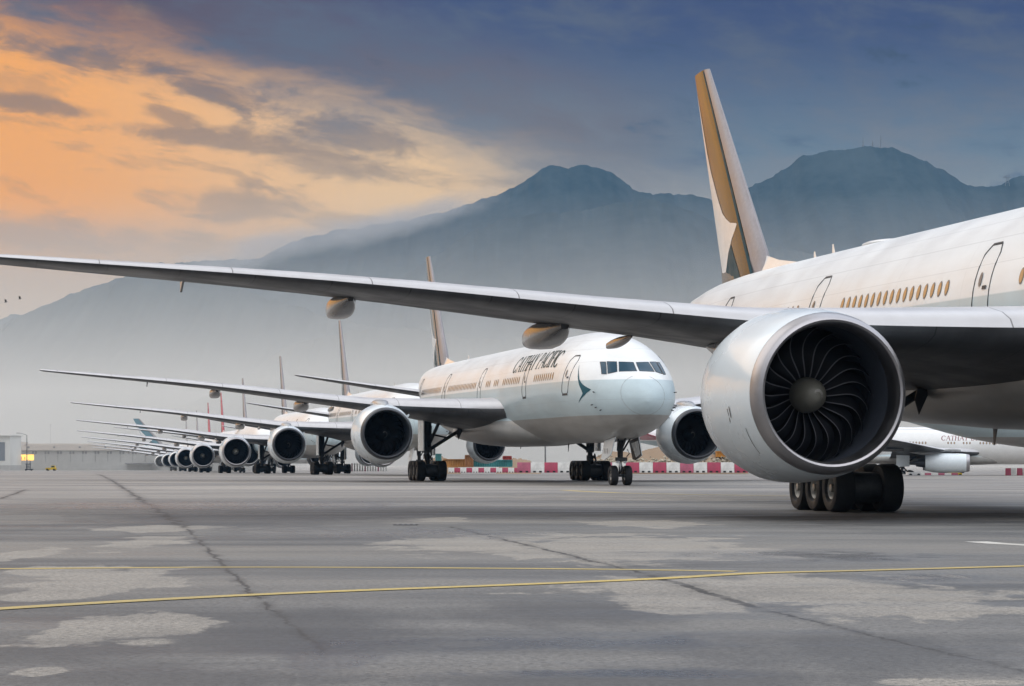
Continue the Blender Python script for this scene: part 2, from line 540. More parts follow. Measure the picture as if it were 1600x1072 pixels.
# ------------------------------------------------------------------ parts of the airliner
def lathe_engine(kind, parent, side, detail):
    GE = kind == 'ge'
    c = (25.61 if GE else 25.8, 9.8 * side, 2.97 if GE else 2.98)
    k = 1.0 if GE else 0.847
    L = 1.0
    mb = MB()
    prof = [(0.40, 1.895), (0.7, 1.95), (1.2, 2.01), (1.9, 2.05), (2.6, 2.10), (3.4, 2.10), (4.2, 1.98), (4.9, 1.76), (5.25, 1.64), (5.25, 1.56), (4.5, 1.38), (3.9, 1.2)]
    if not GE: prof = [(0.40, 1.895), (0.8, 2.02), (1.4, 2.13), (2.2, 2.21), (3.1, 2.17), (4.1, 1.95), (4.9, 1.66), (5.3, 1.55), (5.3, 1.49), (4.6, 1.4), (4.0, 1.2)]
    mb.lathe([(a * L, r * k) for a, r in prof], 'x', c, 72)
    eng = mb.build('engine', [M['cowl']], parent)
    mb = MB()
    lip = [(0.403, 1.893), (0.25, 1.862), (0.12, 1.815), (0.04, 1.765), (0.0, 1.705), (0.03, 1.655), (0.1, 1.625), (0.25, 1.60), (0.45, 1.592), (0.7, 1.594)]
    mb.lathe([(a, r * k) for a, r in lip], 'x', c, 72)
    mb.build('inlet_lip', [M['lip_metal'] if GE else M['lip_dark']], eng)
    mb = MB()
    mb.lathe([(a, r * k) for a, r in [(0.7, 1.594), (1.0, 1.605), (1.5, 1.64), (2.0, 1.66), (2.3, 1.66)]], 'x', c, 64)
    mb.build('inlet_duct', [M['liner']], eng)
    mb = MB()
    mb.lathe([(a, r * k) for a, r in [(2.28, 1.66), (2.3, 0.9), (2.3, 0.02)]], 'x', c, 32)
    mb.build('fan_backing', [M['dark']], eng)
    # spinner
    mb = MB()
    rb = 0.43 if GE else 0.46
    sp = [(1.22 + 0.75 * (1 - math.cos(t)), rb * math.sin(t) ** 0.9) for t in [R(a) for a in (0.5, 8, 16, 26, 38, 50, 62, 75, 90)]]
    if not GE: sp = [(1.15 + 0.85 * f, 0.02 + rb * f ** 0.9) for f in (0, .1, .2, .35, .5, .7, .85, 1)]
    mb.lathe(sp, 'x', c, 40)
    spn = mb.build('spinner', [M['spinner'] if GE else M['blade']], eng)
    # spiral on the spinner
    mb = MB()
    tl, tr = [], []
    for i in range(15):
        f = i / 14; a = R(40 + 230 * f)
        if GE: pos = 0.06 + 0.22 * f; w = 0.045 * math.sin(math.pi * min(1, f * 0.9 + 0.1))
        else: pos = 0.10 + 0.20 * f; w = 0.05 * math.sin(math.pi * min(1, f * 0.9 + 0.1))
        for lst, q in ((tl, pos - w), (tr, pos + w)):
            q = max(q, 0.01)
            # depth of the spinner at radius q*rb*2
            rad = min(q * 1.9, 0.98) * rb
            if GE:
                s = min(1, (rad / rb)) ** (1 / 0.9); ax = 1.22 + 0.75 * (1 - math.sqrt(max(0, 1 - s * s)))
            else: ax = 1.15 + 0.85 * max(0, (rad - 0.02) / rb) ** (1 / 0.9)
            lst.append((c[0] + ax - 0.012, c[1] + rad * math.cos(a), c[2] + rad * math.sin(a)))
    for i in range(14): mb.poly([tl[i], tr[i], tr[i + 1], tl[i + 1]])
    mb.build('spinner_spiral', [M['hub']], eng)
    # fan blades: swept S-shaped, each with a bright leading edge
    nb = 22
    bl = MB()
    def blade(mb, ph):
        rows = []
        n = 12
        for i in range(n + 1):
            f = i / n; r = lerp(rb * 0.92, 1.645 * k, f)
            sweep = -0.17 * math.sin(f * math.pi * 1.05) * (0.5 + 0.5 * f) + 0.20 * f ** 2.6
            a = ph + sweep
            ax = 1.95 - 0.26 * math.sin(f * math.pi * 0.85) + 0.05 * f
            tw = lerp(0.34, 0.16, f)                   # chord carried round the disc
            le = Vector((ax, r * math.cos(a), r * math.sin(a)))
            e1 = Vector((ax + 0.02, r * math.cos(a - 0.026 / r), r * math.sin(a - 0.026 / r)))
            te = Vector((ax + lerp(0.30, 0.42, f) * 0.55, r * math.cos(a - tw), r * math.sin(a - tw)))
            rows.append([Vector(c) + p for p in (le, e1, te)])
        n0 = len(mb.v)
        for row in rows: mb.v += [tuple(p) for p in row]
        for i in range(n):
            a = n0 + 3 * i
            mb.face((a, a + 1, a + 4, a + 3), 1); mb.face((a + 1, a + 2, a + 5, a + 4), 0)
    if detail:
        for q in range(nb):
            b1 = MB(); blade(b1, 2 * math.pi * (q + 0.3) / nb)
            b1.build('fan_blade', [M['blade'], M['blade_edge']], eng)
    else:
        for q in range(nb): blade(bl, 2 * math.pi * (q + 0.3) / nb)
        bl.build('fan', [M['blade'], M['blade']], eng)
    # core nozzle
    mb = MB()
    mb.lathe([(a, r * k) for a, r in [(3.8, 1.22), (5.0, 1.08), (6.1, 0.82), (6.12, 0.74), (5.8, 0.55), (6.6, 0.35), (7.2, 0.05)]], 'x', c, 40)
    mb.build('exhaust_nozzle', [M['lip_dark']], eng)
    # small vents and the chine
    if detail or kind == 'rr':
        for i in range(3):
            mb = MB()
            a = R(-8 - 1.5 * i); r0 = 2.045 * (1.0 if GE else 0.905) + 0.004
            x0 = 1.6 + 0.16 * i
            mb.poly([(c[0] + xx, c[1] + side * r0 * math.cos(aa), c[2] + r0 * math.sin(aa)) for xx, aa in ((x0, a), (x0 + 0.05, a), (x0 + 0.05, a - 0.13 - 0.03 * i), (x0, a - 0.13 - 0.03 * i))])
            mb.build('cowl_vent', [M['marking']], eng)
        if GE:
            mb = MB(); a0 = R(-24)
            for i in range(6):
                pts = []
                for j, w in ((i, 0), (i + 1, 0), (i + 1, 0.025), (i, 0.025)):
                    aa = a0 - 0.06 * j; xx = 0.95 + 0.02 * j + w
                    r0 = lerp(1.98, 2.012, (xx - 0.95) / 0.25) + 0.004
                    pts.append((c[0] + xx, c[1] + side * r0 * math.cos(aa), c[2] + r0 * math.sin(aa)))
                mb.poly(pts)
            mb.build('cowl_seam', [M['marking']], eng)
        a = R(35)
        rr = (1.98, 2.02, 2.30, 2.22) if GE else (1.80, 1.83, 2.12, 2.04)
        p = [(c[0] + x, c[1] - side * r * math.cos(a), c[2] + r * math.sin(a)) for x, r in zip((1.1, 2.5, 2.5, 1.9), rr)]
        q = [(x, y + 0.03, z + 0.03) for x, y, z in p]
        mb = MB(); mb.loft([p, q]); mb.build('nacelle_chine', [M['cowl']], eng)
    return eng, c, k


def pylon(parent, c, k, side, st):
    """carries the engine under the wing"""
    xl, ch, zl, tc, tw = wing_z(st, 9.8, 0)
    mb = MB(); rings = []
    top = [(0.95, 0.05, 1.90), (1.6, 0.32, 2.12), (2.4, 0.46, 2.28), (3.3, 0.5, 2.32), (4.2, 0.5, 2.26)] if k < 1 else [(1.5, 0.05, 1.93), (2.1, 0.30, 2.08), (2.8, 0.42, 2.12), (3.6, 0.46, 2.10), (4.2, 0.46, 2.04)]
    xw = xl - c[0]
    secs = []
    for a, w, zt in top:
        secs.append((a, w, 1.6 * k, zt * (1.0 if k == 1.0 else 0.93)))
    secs += [(xw + 1.2, 0.50, 1.35 * k, zl - c[2] - 0.20), (xw + 2.6, 0.46, 0.95 * k, zl - c[2] - 0.2), (xw + 4.2, 0.40, 1.0 * k, zl - c[2] - 0.2), (xw + 6.3, 0.06, 1.45, zl - c[2] - 0.28)]
    for a, w, zb, zt in secs:
        ring = []
        for j in range(16):
            t = 2 * math.pi * j / 16
            cy = w * math.copysign(abs(math.cos(t)) ** 0.7, math.cos(t)); cz = math.copysign(abs(math.sin(t)) ** 0.7, math.sin(t))
            ring.append((c[0] + a, c[1] + cy, c[2] + (zt + zb) / 2 + cz * (zt - zb) / 2))
        rings.append(ring)
    mb.loft(rings)
    return mb.build('pylon', [M['pylon']], parent, 50)


def wheel(parent, c, rad, w, hubside):
    mb = MB()
    h = w / 2
    prof = [(-h * 0.55, rad * 0.50), (-h * 0.9, rad * 0.60), (-h, rad * 0.78), (-h * 0.9, rad * 0.93), (-h * 0.62, rad * 0.995), (0, rad), (h * 0.62, rad * 0.995), (h * 0.9, rad * 0.93), (h, rad * 0.78), (h * 0.9, rad * 0.60), (h * 0.55, rad * 0.50)]
    mb.lathe(prof, 'y', c, 28, 0)
    for s in (-1, 1):
        mb.lathe([(s * h * 0.55, rad * 0.50), (s * h * 0.72, rad * 0.47), (s * h * 0.60, rad * 0.40), (s * h * 0.30, rad * 0.34), (s * h * 0.35, rad * 0.2), (s * h * 0.8, rad * 0.15), (s * h * 0.85, 0.005)], 'y', c, 20, 1)
    return mb.build('wheel', [M['tyre'], M['hub']], parent)


def main_gear(parent, side):
    y0 = 5.49 * side; xc = 37.1
    mb = MB()
    mb.tube([(xc, y0, 0.75), (xc, y0, 2.0)], 0.17, 14)
    mb.tube([(xc, y0, 1.85), (xc, y0, 4.9)], [0.27, 0.30], 14)
    mb.tube([(xc - 1.75, y0, 0.66), (xc + 1.75, y0, 0.66)], 0.17, 10)
    for a in (-1.45, 0, 1.45): mb.tube([(xc + a, y0 - 0.9, 0.66), (xc + a, y0 + 0.9, 0.66)], 0.11, 8)
    mb.tube([(xc, y0, 1.95), (xc - 0.2, y0 - 2.6 * side, 3.6)], 0.12, 10)         # side brace
    mb.tube([(xc, y0, 2.1), (xc - 2.6, y0 - 0.4 * side, 3.9)], 0.11, 10)          # drag brace
    mb.tube([(xc, y0, 3.1), (xc - 0.1, y0 - 1.3 * side, 2.82)], 0.06, 8)
    mb.tube([(xc - 0.25, y0, 1.9), (xc - 0.75, y0, 1.35), (xc - 0.2, y0, 0.85)], 0.075, 8)
    mb.tube([(xc + 0.25, y0, 1.9), (xc + 0.75, y0, 1.35), (xc + 0.2, y0, 0.85)], 0.075, 8)
    mb.tube([(xc - 1.2, y0 + 0.2 * side, 0.85), (xc - 0.3, y0 + 0.24 * side, 1.75)], 0.06, 8)
    for q in range(5):
        a = 0.1 + q * 0.15
        mb.tube([(xc - 0.3, y0 + 0.15 * side - 0.1 * q * side, 3.6), (xc - 0.36, y0 + 0.12 * side - 0.05 * q * side, 2.4 - a), (xc - 0.3, y0 - 0.05 * side, 1.5)], 0.022, 6)
    mb.box((xc - 0.35, y0 + 0.05, 1.55), (0.25, 0.5, 0.22))
    g = mb.build('main_gear', [M['strut']], parent)
    for a in (-1.45, 0, 1.45):
        for b in (-0.69, 0.69):
            wheel(g, (xc + a, y0 + b, 0.655), 0.66, 0.60, 1)
        bk = MB(); bk.lathe([(-0.46, 0.02), (-0.46, 0.40), (-0.2, 0.43), (0.2, 0.43), (0.46, 0.40), (0.46, 0.02)], 'y', (xc + a, y0, 0.66), 18)
        bk.build('brake_pack', [M['strut']], g)
    mb = MB()
    mb.box((xc - 0.1, y0 + 0.42 * side, 3.0), (2.3, 0.06, 2.1), 0)
    mb.build('gear_door', [M['cowl']], parent)
    mb = MB()
    A = [(xc - 0.5, 3.05 * side, 3.62), (xc - 0.5, 3.45 * side, 3.85), (xc - 0.5, 3.62 * side, 3.1), (xc - 0.5, 3.50 * side, 2.68)]
    mb.loft([A, [(x + 0.05, y, z) for x, y, z in A]])
    mb.tube([(xc - 0.3, 3.3 * side, 3.5), (xc - 0.1, 4.6 * side, 3.9)], 0.05, 6)
    mb.build('brace_door', [M['seal']], parent, 20)
    return g


def nose_gear(parent):
    xc = 5.9
    mb = MB()
    mb.tube([(xc, 0, 0.6), (xc, 0, 1.35)], 0.09, 12, 1)
    mb.tube([(xc, 0, 1.3), (xc, 0, 2.9)], [0.15, 0.17], 12)
    mb.tube([(xc, -0.55, 0.54), (xc, 0.55, 0.54)], 0.08, 8)
    mb.tube([(xc - 0.12, 0, 1.35), (xc - 0.5, 0, 0.98), (xc - 0.08, 0, 0.66)], 0.05, 8)
    mb.tube([(xc, 0, 1.75), (xc - 1.7, 0, 2.9)], 0.08, 8)
    mb.tube([(xc - 0.05, 0.16, 1.9), (xc - 1.3, 0.4, 2.8)], 0.05, 8)
    mb.tube([(xc - 0.05, -0.16, 1.9), (xc - 1.3, -0.4, 2.8)], 0.05, 8)
    mb.box((xc - 0.22, 0, 1.42), (0.24, 0.62, 0.2))
    mb.tube([(xc - 0.15, -0.32, 1.55), (xc - 0.2, -0.46, 1.72), (xc - 0.15, -0.36, 1.95)], 0.03, 6)
    for s in (-1, 1): mb.lathe([(-0.30, 0.02), (-0.30, 0.1), (-0.18, 0.09), (-0.15, 0.02)], 'x', (xc, 0.2 * s, 1.28), 12, 1)
    g = mb.build('nose_gear', [M['strut'], M['chrome']], parent)
    for b in (-0.385, 0.385): wheel(g, (xc, b, 0.535), 0.54, 0.40, 1)
    for s in (-1, 1):
        mb = MB()
        A = [(4.3, 0.62 * s, 2.60), (6.6, 0.66 * s, 2.42), (6.6, 0.86 * s, 1.42), (5.9, 0.86 * s, 1.36), (4.5, 0.84 * s, 1.62)]
        B = [(x, y + 0.05 * s, z) for x, y, z in A]
        mb.loft([A, B])
        mb.poly([(x, y - 0.006 * s, z) for x, y, z in A], 1)
        d = mb.build('nose_gear_door', [M['cowl'], M['seal']], parent, 20)
        for q in range(3):
            mb = MB()
            x = 4.9 + 0.35 * q
            mb.poly([(x, 0.93 * s + 0.0, 2.0), (x + 0.09, 0.93 * s, 2.0), (x + 0.09, 0.95 * s, 1.72), (x, 0.95 * s, 1.72)])
            mb.build('stencil', [M['marking']], d)
    return g


def fin_pt(x, z): return None


FIN = dict(zb=8.35, zt=17.35, lb=60.9, lt=69.45, tb=67.3, tt=71.55)


def fin_xy(f):
    return lerp(FIN['lb'], FIN['lt'], f), lerp(FIN['tb'], FIN['tt'], f)


def fin_half(xc, tc, ch):
    t = tc
    return ch * 5 * t * (0.2969 * math.sqrt(max(xc, 0)) - 0.126 * xc - 0.3516 * xc * xc + 0.2843 * xc ** 3 - 0.1015 * xc ** 4)


def make_fin(parent, mat, brush=True, brush_mat=None):
    mb = MB(); rings = []
    n = 14
    for i in range(11):
        f = i / 10; le, te = fin_xy(f); z = lerp(FIN['zb'] - 1.0 * (i == 0), FIN['zt'], f); ch = te - le
        pr = naca(0.115, n, 0.0)
        rings.append([(le + ch * px, ch * pz, z) for px, pz in pr])
    k = n

    def mif(i, j): return 1 if (k - 4 <= j < k + 4) else 0
    mb.loft(rings, 0, mif=mif)
    # rounded cap
    fin = mb.build('tail_fin', [mat, M['fin_edge']], parent)
    # dorsal fillet
    mb = MB()
    mb.loft([[(57.0, 0.0, 8.5), (57.0, 0.01, 8.49), (57.0, 0.0, 8.48)], [(60.2, 0, 8.85), (60.2, 0.18, 8.4), (60.2, -0.18, 8.4)], [(61.8, 0, 9.15), (61.8, 0.28, 8.3), (61.8, -0.28, 8.3)]])
    mb.build('dorsal_fillet', [M['white']], fin)
    if brush:
        for s in (1, -1):
            mb = MB()
            def P(c, f):
                le, te = fin_xy(f); ch = te - le
                return (le + ch * c, s * (fin_half(c, 0.115, ch) + 0.012), lerp(FIN['zb'], FIN['zt'], f))
            fr = [(0.01, 0.97), (0.07, 0.82), (0.135, 0.67), (0.19, 0.49), (0.246, 0.285), (0.252, 0.30), (0.262, 0.45), (0.285, 0.55), (0.316, 0.638), (0.37, 0.70), (0.42, 0.745), (0.52, 0.835), (0.61, 0.88), (0.78, 0.925), (0.9, 0.97)]
            prev = None
            for f, c0 in fr:
                colm = [P(lerp(c0, 0.985, q / 8), f) for q in range(9)]
                if prev:
                    for q in range(8): mb.poly([prev[q], colm[q], colm[q + 1], prev[q + 1]])
                prev = colm
            mb.build('brush_emblem', [brush_mat or M['white']], fin)
            # matte teal painted where no glow reflects: behind leading edge and at rudder foot
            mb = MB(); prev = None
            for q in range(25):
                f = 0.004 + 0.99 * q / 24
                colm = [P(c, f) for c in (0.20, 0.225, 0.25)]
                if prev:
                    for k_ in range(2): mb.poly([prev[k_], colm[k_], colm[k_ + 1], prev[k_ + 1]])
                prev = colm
            mb.build('edge_unlit_stripe', [M['fin_unlit']], fin)
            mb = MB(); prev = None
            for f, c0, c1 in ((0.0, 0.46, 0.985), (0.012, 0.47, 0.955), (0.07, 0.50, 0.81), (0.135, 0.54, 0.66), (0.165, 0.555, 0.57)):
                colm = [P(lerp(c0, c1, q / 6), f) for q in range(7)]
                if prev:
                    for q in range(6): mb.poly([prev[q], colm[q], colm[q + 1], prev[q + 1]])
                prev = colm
            mb.build('rudder_unlit_patch', [M['fin_unlit']], fin)
    return fin


STAB = [(1.0, 60.6, 6.4, 6.30, 0.09, 0.0), (2.2, 61.4, 5.5, 6.48, 0.09, 0.0), (10.5, 66.6, 1.9, 7.82, 0.085, 0.0), (10.85, 67.1, 1.2, 7.88, 0.06, 0.0)]

DOORS = {True: [6.4, 17.0, 33.2, 47.2, 59.0], False: [6.4, 16.9, 31.4, 45.0, 59.0]}


def deck(x): return 0.006 * (x - 9.0)       # the cabin floor line rises a little towards the tail


def window_rows(er):
    xs = []
    for a, b in (((8.6, 15.6), (18.6, 31.0), (35.75, 44.9), (49.0, 57.2)) if er else ((9.2, 14.6), (18.6, 24.0), (25.3, 26.9), (28.0, 29.6), (33.0, 43.4), (46.6, 57.2))):
        x = a
        while x < b:
            xs.append(x); x += 0.545
    return xs


def make_airliner(name, kind, er, detail, title_on=True):
    root = empty(name)
    st = dense(WER if er else W300, 4)
    base = WER if er else W300
    # fuselage
    mb = MB()
    xs = [0.0, 0.02, 0.08, 0.18, 0.3, 0.5, 0.8, 1.1, 1.5, 1.9, 2.3, 2.7, 3.1, 3.5, 4, 4.5, 5, 5.75, 6.5, 7.25, 8, 9, 10, 11, 12] + list(range(16, 48, 4)) + [48, 50, 52, 54, 56, 58, 60, 62, 64, 66, 68, 70, 71.5]
    mb.loft([fus_ring(x) for x in xs])
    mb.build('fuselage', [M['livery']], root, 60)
    # belly fairing
    mb = MB(); rings = []
    for x, w, zb, zt in ((19.5, 1.0, 2.6, 3.2), (21, 2.0, 2.38, 3.9), (23, 2.7, 2.27, 4.4), (25.5, 3.14, 2.21, 4.75), (29, 3.3, 2.2, 4.8), (34, 3.3, 2.2, 4.7), (37.5, 3.26, 2.28, 4.6), (40, 3.2, 2.40, 4.5), (44, 2.6, 2.56, 4.0), (48.5, 1.0, 2.85, 3.3)):
        ring = []
        for j in range(40):
            t = 2 * math.pi * j / 40; c, s = math.cos(t), math.sin(t)
            ring.append((x, w * math.copysign(abs(c) ** 0.78, c), (zt + zb) / 2 + (zt - zb) / 2 * math.copysign(abs(s) ** 0.85, s)))
        rings.append(ring)
    mb.loft(rings)
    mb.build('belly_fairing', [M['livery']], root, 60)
    for side in (1, -1):
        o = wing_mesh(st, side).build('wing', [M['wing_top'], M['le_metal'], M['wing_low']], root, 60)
        fix_normals(o)
        # slat joints, little vortex tabs and the navigation light
        for y, fr, ln, hh, ww in ((11.7, 0.70, 2.6, 0.13, 0.12), (13.55, 0.60, 4.2, 0.36, 0.47), (19.05, 0.58, 3.4, 0.30, 0.36)):
            xl, ch, z, tc, tw = wing_z(base, y, 0)
            x0 = xl + ch * fr; zz = z - ch * tc * 0.30 - 0.02
            fm = MB(); rings = []
            for q in range(9):
                f = q / 8; r = math.sin(math.pi * min(1, f * 0.78 + 0.04)) ** 0.7
                h = hh * r; w = ww * r
                ring = []
                for j in range(20):
                    t = 2 * math.pi * j / 20; c, s = math.cos(t), math.sin(t)
                    ring.append((x0 + ln * f, (y + w * math.copysign(abs(c) ** 0.55, c)) * side, zz + 0.02 - 0.14 * f + h * (math.copysign(abs(s) ** 0.75, s) - 0.25)))
                rings.append(ring)
            fm.loft(rings)
            fix_normals(fm.build('flap_fairing', [M['fairing']], root, 50))
        hm = MB()
        for y in (23.4,):
            xl, ch, z, tc, tw = wing_z(base, y, 0)
            A = [(xl + ch * 0.75, y * side, z - 0.05), (xl + ch * 0.95, y * side, z - 0.02), (xl + ch * 0.93, y * side, z - 0.32)]
            hm.loft([A, [(a, b + 0.06, c) for a, b, c in A]])
        hm.build('hinge_fairing', [M['fairing']], root)
        hs = wing_mesh(dense(STAB, 3), side, 0.0, 10).build('stabilizer', [M['wing_top'], M['le_metal'], M['wing_low']], root, 60)
        fix_normals(hs)
        eng, c, k = lathe_engine(kind, root, side, detail and side == 1)
        pylon(root, c, k, side, base)
        main_gear(root, side)
    nose_gear(root)
    make_fin(root, M['fin_teal'])
    # cockpit windows
    for side in (1, -1):
        for pane in COCKPIT:
            mb = MB(); A, B, C, D = pane; NN = 6
            grid = []
            for i in range(NN + 1):
                f = i / NN; lo = (lerp(A[0], D[0], f), lerp(A[1], D[1], f)); hi = (lerp(B[0], C[0], f), lerp(B[1], C[1], f))
                grid.append([nose_pt(lerp(lo[0], hi[0], j / NN), lerp(lo[1], hi[1], j / NN), 0.014, side) for j in range(NN + 1)])
            for i in range(NN):
                for j in range(NN): mb.poly([grid[i][j], grid[i + 1][j], grid[i + 1][j + 1], grid[i][j + 1]])
            cw = mb.build('cockpit_window', [M['glass']], root, 60)
            edge = grid[0] + [g[NN] for g in grid[1:]] + grid[NN][::-1][1:] + [g[0] for g in grid[::-1]][1:]
            mb = MB(); mb.tube(edge, 0.014, 6)
            mb.build('window_frame', [M['seal']], cw)
    # radome joint and air data probes
    mb = MB(); pts = []
    for q in range(41):
        z = 3.74 + 2.01 * (0.5 - 0.5 * math.cos(math.pi * min(q, 40 - q) / 20)); x = 0.41 + 0.475 * (z - 3.74)
        pts.append(skin(x, z, 0.0, 1 if q <= 20 else -1))
    mb.tube(pts, 0.011, 5); mb.build('radome_joint', [M['pylon']], root)
    for side in (1, -1):
        for x, z in ((2.75, 4.95), (2.95, 4.30), (2.65, 4.16), (2.30, 4.02)):
            mb = MB(); c0 = skin(x, z, 0.0, side); c1 = skin(x, z, 0.10, side); mb.tube([c0, c1, c1 + Vector((-0.14, 0, 0))], 0.028, 6); mb.build('probe', [M['seal']], root)
    # doors
    for side in (1, -1):
        for dx in DOORS[er]:
            if dx > 50 and not detail: pass
            mb = MB()
            w = 0.55; dz = deck(dx); z0, z1 = 4.98 + dz, 7.02 + dz
            o = [(dx - w, z0 + .12), (dx - w + .12, z0), (dx + w - .12, z0), (dx + w, z0 + .12), (dx + w, z1 - .25), (dx + w - .22, z1), (dx - w + .22, z1), (dx - w, z1 - .25)]
            pts = []
            for (a, b), (c, d) in zip(o, o[1:] + o[:1]):
                for q in range(5): pts.append(skin(lerp(a, c, q / 5), lerp(b, d, q / 5), 0.0, side))
            mb.tube(pts + [pts[0]], 0.022, 6)
            dr = mb.build('door', [M['seal']], root)
            mb = MB()
            patch(mb, [(dx + 0.16 + 0.10 * math.cos(t), 6.08 + dz + 0.2 * math.sin(t)) for t in [2 * math.pi * q / 12 for q in range(12)]], 0, 0.02, side)
            mb.build('door_window', [M['pane_frame']], dr)
            mb = MB()
            patch(mb, [(dx - 0.06, 5.80 + dz), (dx - 0.34, 5.80 + dz), (dx - 0.34, 5.90 + dz), (dx - 0.06, 5.90 + dz)], 0, 0.02, side)
            mb.build('door_handle', [M['seal']], dr)
            mb = MB()
            patch(mb, [(dx - 0.3, z1), (dx + 0.34, z1), (dx + 0.34, z1 + .05), (dx - 0.3, z1 + .05)], 0, 0.012, side, 2)
            mb.build('rain_gutter', [M['seal']], dr)
            mb = MB()
            patch(mb, [(dx - 0.5, z0 - .1), (dx + 0.5, z0 - .1), (dx + 0.5, z0 - .02), (dx - 0.5, z0 - .02)], 0, 0.012, side, 2)
            mb.build('door_sill', [M['seal']], dr)
    # cabin windows: the starboard row faces the camera and is built pane by pane
    ts = [2 * math.pi * q / 14 for q in range(14)]
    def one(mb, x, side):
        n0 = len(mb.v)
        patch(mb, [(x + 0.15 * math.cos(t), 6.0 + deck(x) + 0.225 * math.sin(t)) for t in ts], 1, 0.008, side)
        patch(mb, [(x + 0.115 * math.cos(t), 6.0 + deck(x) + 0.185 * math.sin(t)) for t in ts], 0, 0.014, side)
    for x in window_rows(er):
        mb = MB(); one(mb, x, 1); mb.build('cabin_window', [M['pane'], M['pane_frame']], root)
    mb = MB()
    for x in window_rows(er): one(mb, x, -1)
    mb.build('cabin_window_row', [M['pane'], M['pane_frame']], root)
    # titles and emblem
    if title_on:
        for side in (1,):
            mb = MB(); title(mb, 'CATHAY', 21.6, R(21.5), 1.1, 1.27)
            mb.build('title_lettering', [M['title_grey']], root, 0)
            mb = MB(); title(mb, 'PACIFIC', 14.74, R(21.5), 1.1, 1.27)
            mb.build('title_lettering', [M['title_grey']], root, 0)
            mb = MB()
            prev = None
            for row in BRUSH:
                z, xa, xb = row
                cur = [skin(lerp(xa, xb, q / 6), z, 0.012, side) for q in range(7)]
                if prev:
                    for q in range(6): mb.poly([prev[q], prev[q + 1], cur[q + 1], cur[q]])
                prev = cur
            mb.build('brush_emblem', [M['teal']], root, 60)
    # aerials
    for x, h, top in (((53.8, 0.42, 1), (55.8, 0.32, 1), (39.4, 0.55, 0), (18.7, 0.45, 0)) if er else ((22.6, 0.42, 1), (52.0, 0.4, 1), (18.7, 0.5, 0), (33.0, 0.28, 0))):
        mb = MB()
        z = interp(x, ZT) - 0.02 if top else min(interp(x, ZB), 2.38 if 27 < x < 41 else 9) + 0.02
        s = 1 if top else -1
        mb.loft([[(x - 0.02, 0, z), (x + 0.12, 0.03, z), (x + 0.36, 0, z), (x + 0.12, -0.03, z)], [(x + 0.2, 0, z + s * h), (x + 0.24, 0.012, z + s * h), (x + 0.34, 0, z + s * h), (x + 0.24, -0.012, z + s * h)]])
        mb.build('blade_antenna', [M['white'] if top else M['seal']], root)
    if er:
        mb = MB(); rings = []
        for q in range(9):
            f = q / 8; x = 47.0 + 3.2 * f; r = math.sin(math.pi * f) ** 0.6 + 0.01
            rings.append([(x, 0.75 * r * math.cos(t), 8.50 + 0.13 * r * math.sin(t)) for t in [2 * math.pi * j / 20 for j in range(20)]])
        mb.loft(rings); mb.build('antenna_radome', [M['white']], root, 60)
    return root


# windows of the cockpit, starboard side, as (y, z) on the nose: front pane, then two side panes
COCKPIT = [[(0.95, 6.03), (0.80, 6.56), (0.07, 6.53), (0.07, 6.05)],
           [(1.48, 5.93), (1.33, 6.59), (0.90, 6.57), (1.05, 6.02)],
           [(1.74, 5.92), (1.62, 6.58), (1.385, 6.575), (1.545, 5.90)]]
BRUSH = [(6.46, 5.33, 5.31), (6.25, 5.15, 5.11), (6.06, 4.99, 4.92), (5.85, 4.84, 4.71), (5.70, 4.71, 4.55), (5.59, 4.60, 4.38), (5.48, 4.50, 4.18), (5.40, 4.42, 4.0), (5.33, 4.34, 3.82), (5.2, 4.17, 3.40), (5.10, 4.04, 3.07), (5.0, 3.93, 3.26), (4.91, 3.86, 3.46), (4.8, 3.96, 3.68), (4.7, 4.10, 3.89), (4.55, 4.30, 4.20), (4.42, 4.46, 4.45)]


def nose_pt(y, z, off, side):
    lo, hi = 0.02, 9.0
    for _ in range(30):
        m = (lo + hi) / 2
        ok = interp(m, ZB) < z < interp(m, ZT) and fus_y(m, z) >= y
        if ok: hi = m
        else: lo = m
    x = hi; e = 0.01
    # normal from the gradient of the section
    def g(a, b, c):
        zt, zb, w, zm = interp(a, ZT), interp(a, ZB), interp(a, HW), interp(a, ZM)
        h = (zt - zm) if c >= zm else (zm - zb)
        return (b / w) ** 2 + ((c - zm) / h) ** 2
    n = Vector(((g(x + e, y, z) - g(x - e, y, z)), (g(x, y + e, z) - g(x, y - e, z)), (g(x, y, z + e) - g(x, y, z - e)))).normalized()
    p = Vector((x, y, z)) + n * off
    return Vector((p.x, p.y * side, p.z))


#COCKPIT_DATA

#SCENE
# ------------------------------------------------------------------ the parked row
PLANES = []


def place(root, u_engine, Y, heading, kind, dz=None):
    """stand the airliner so that its starboard engine is seen at column u_engine and distance Y"""
    a = R(heading); A = (-math.sin(a), math.cos(a)); S = (-math.cos(a), -math.sin(a))
    ex = 25.6 if kind == 'ge' else 25.8
    X = (u_engine - 800) * Y / F
    x0 = X - ex * A[0] - 9.8 * S[0]; y0 = Y - ex * A[1] - 9.8 * S[1]
    root.location = (x0, y0, gz(Y + 8) if dz is None else dz)
    root.rotation_euler = (0, 0, R(90) + a)


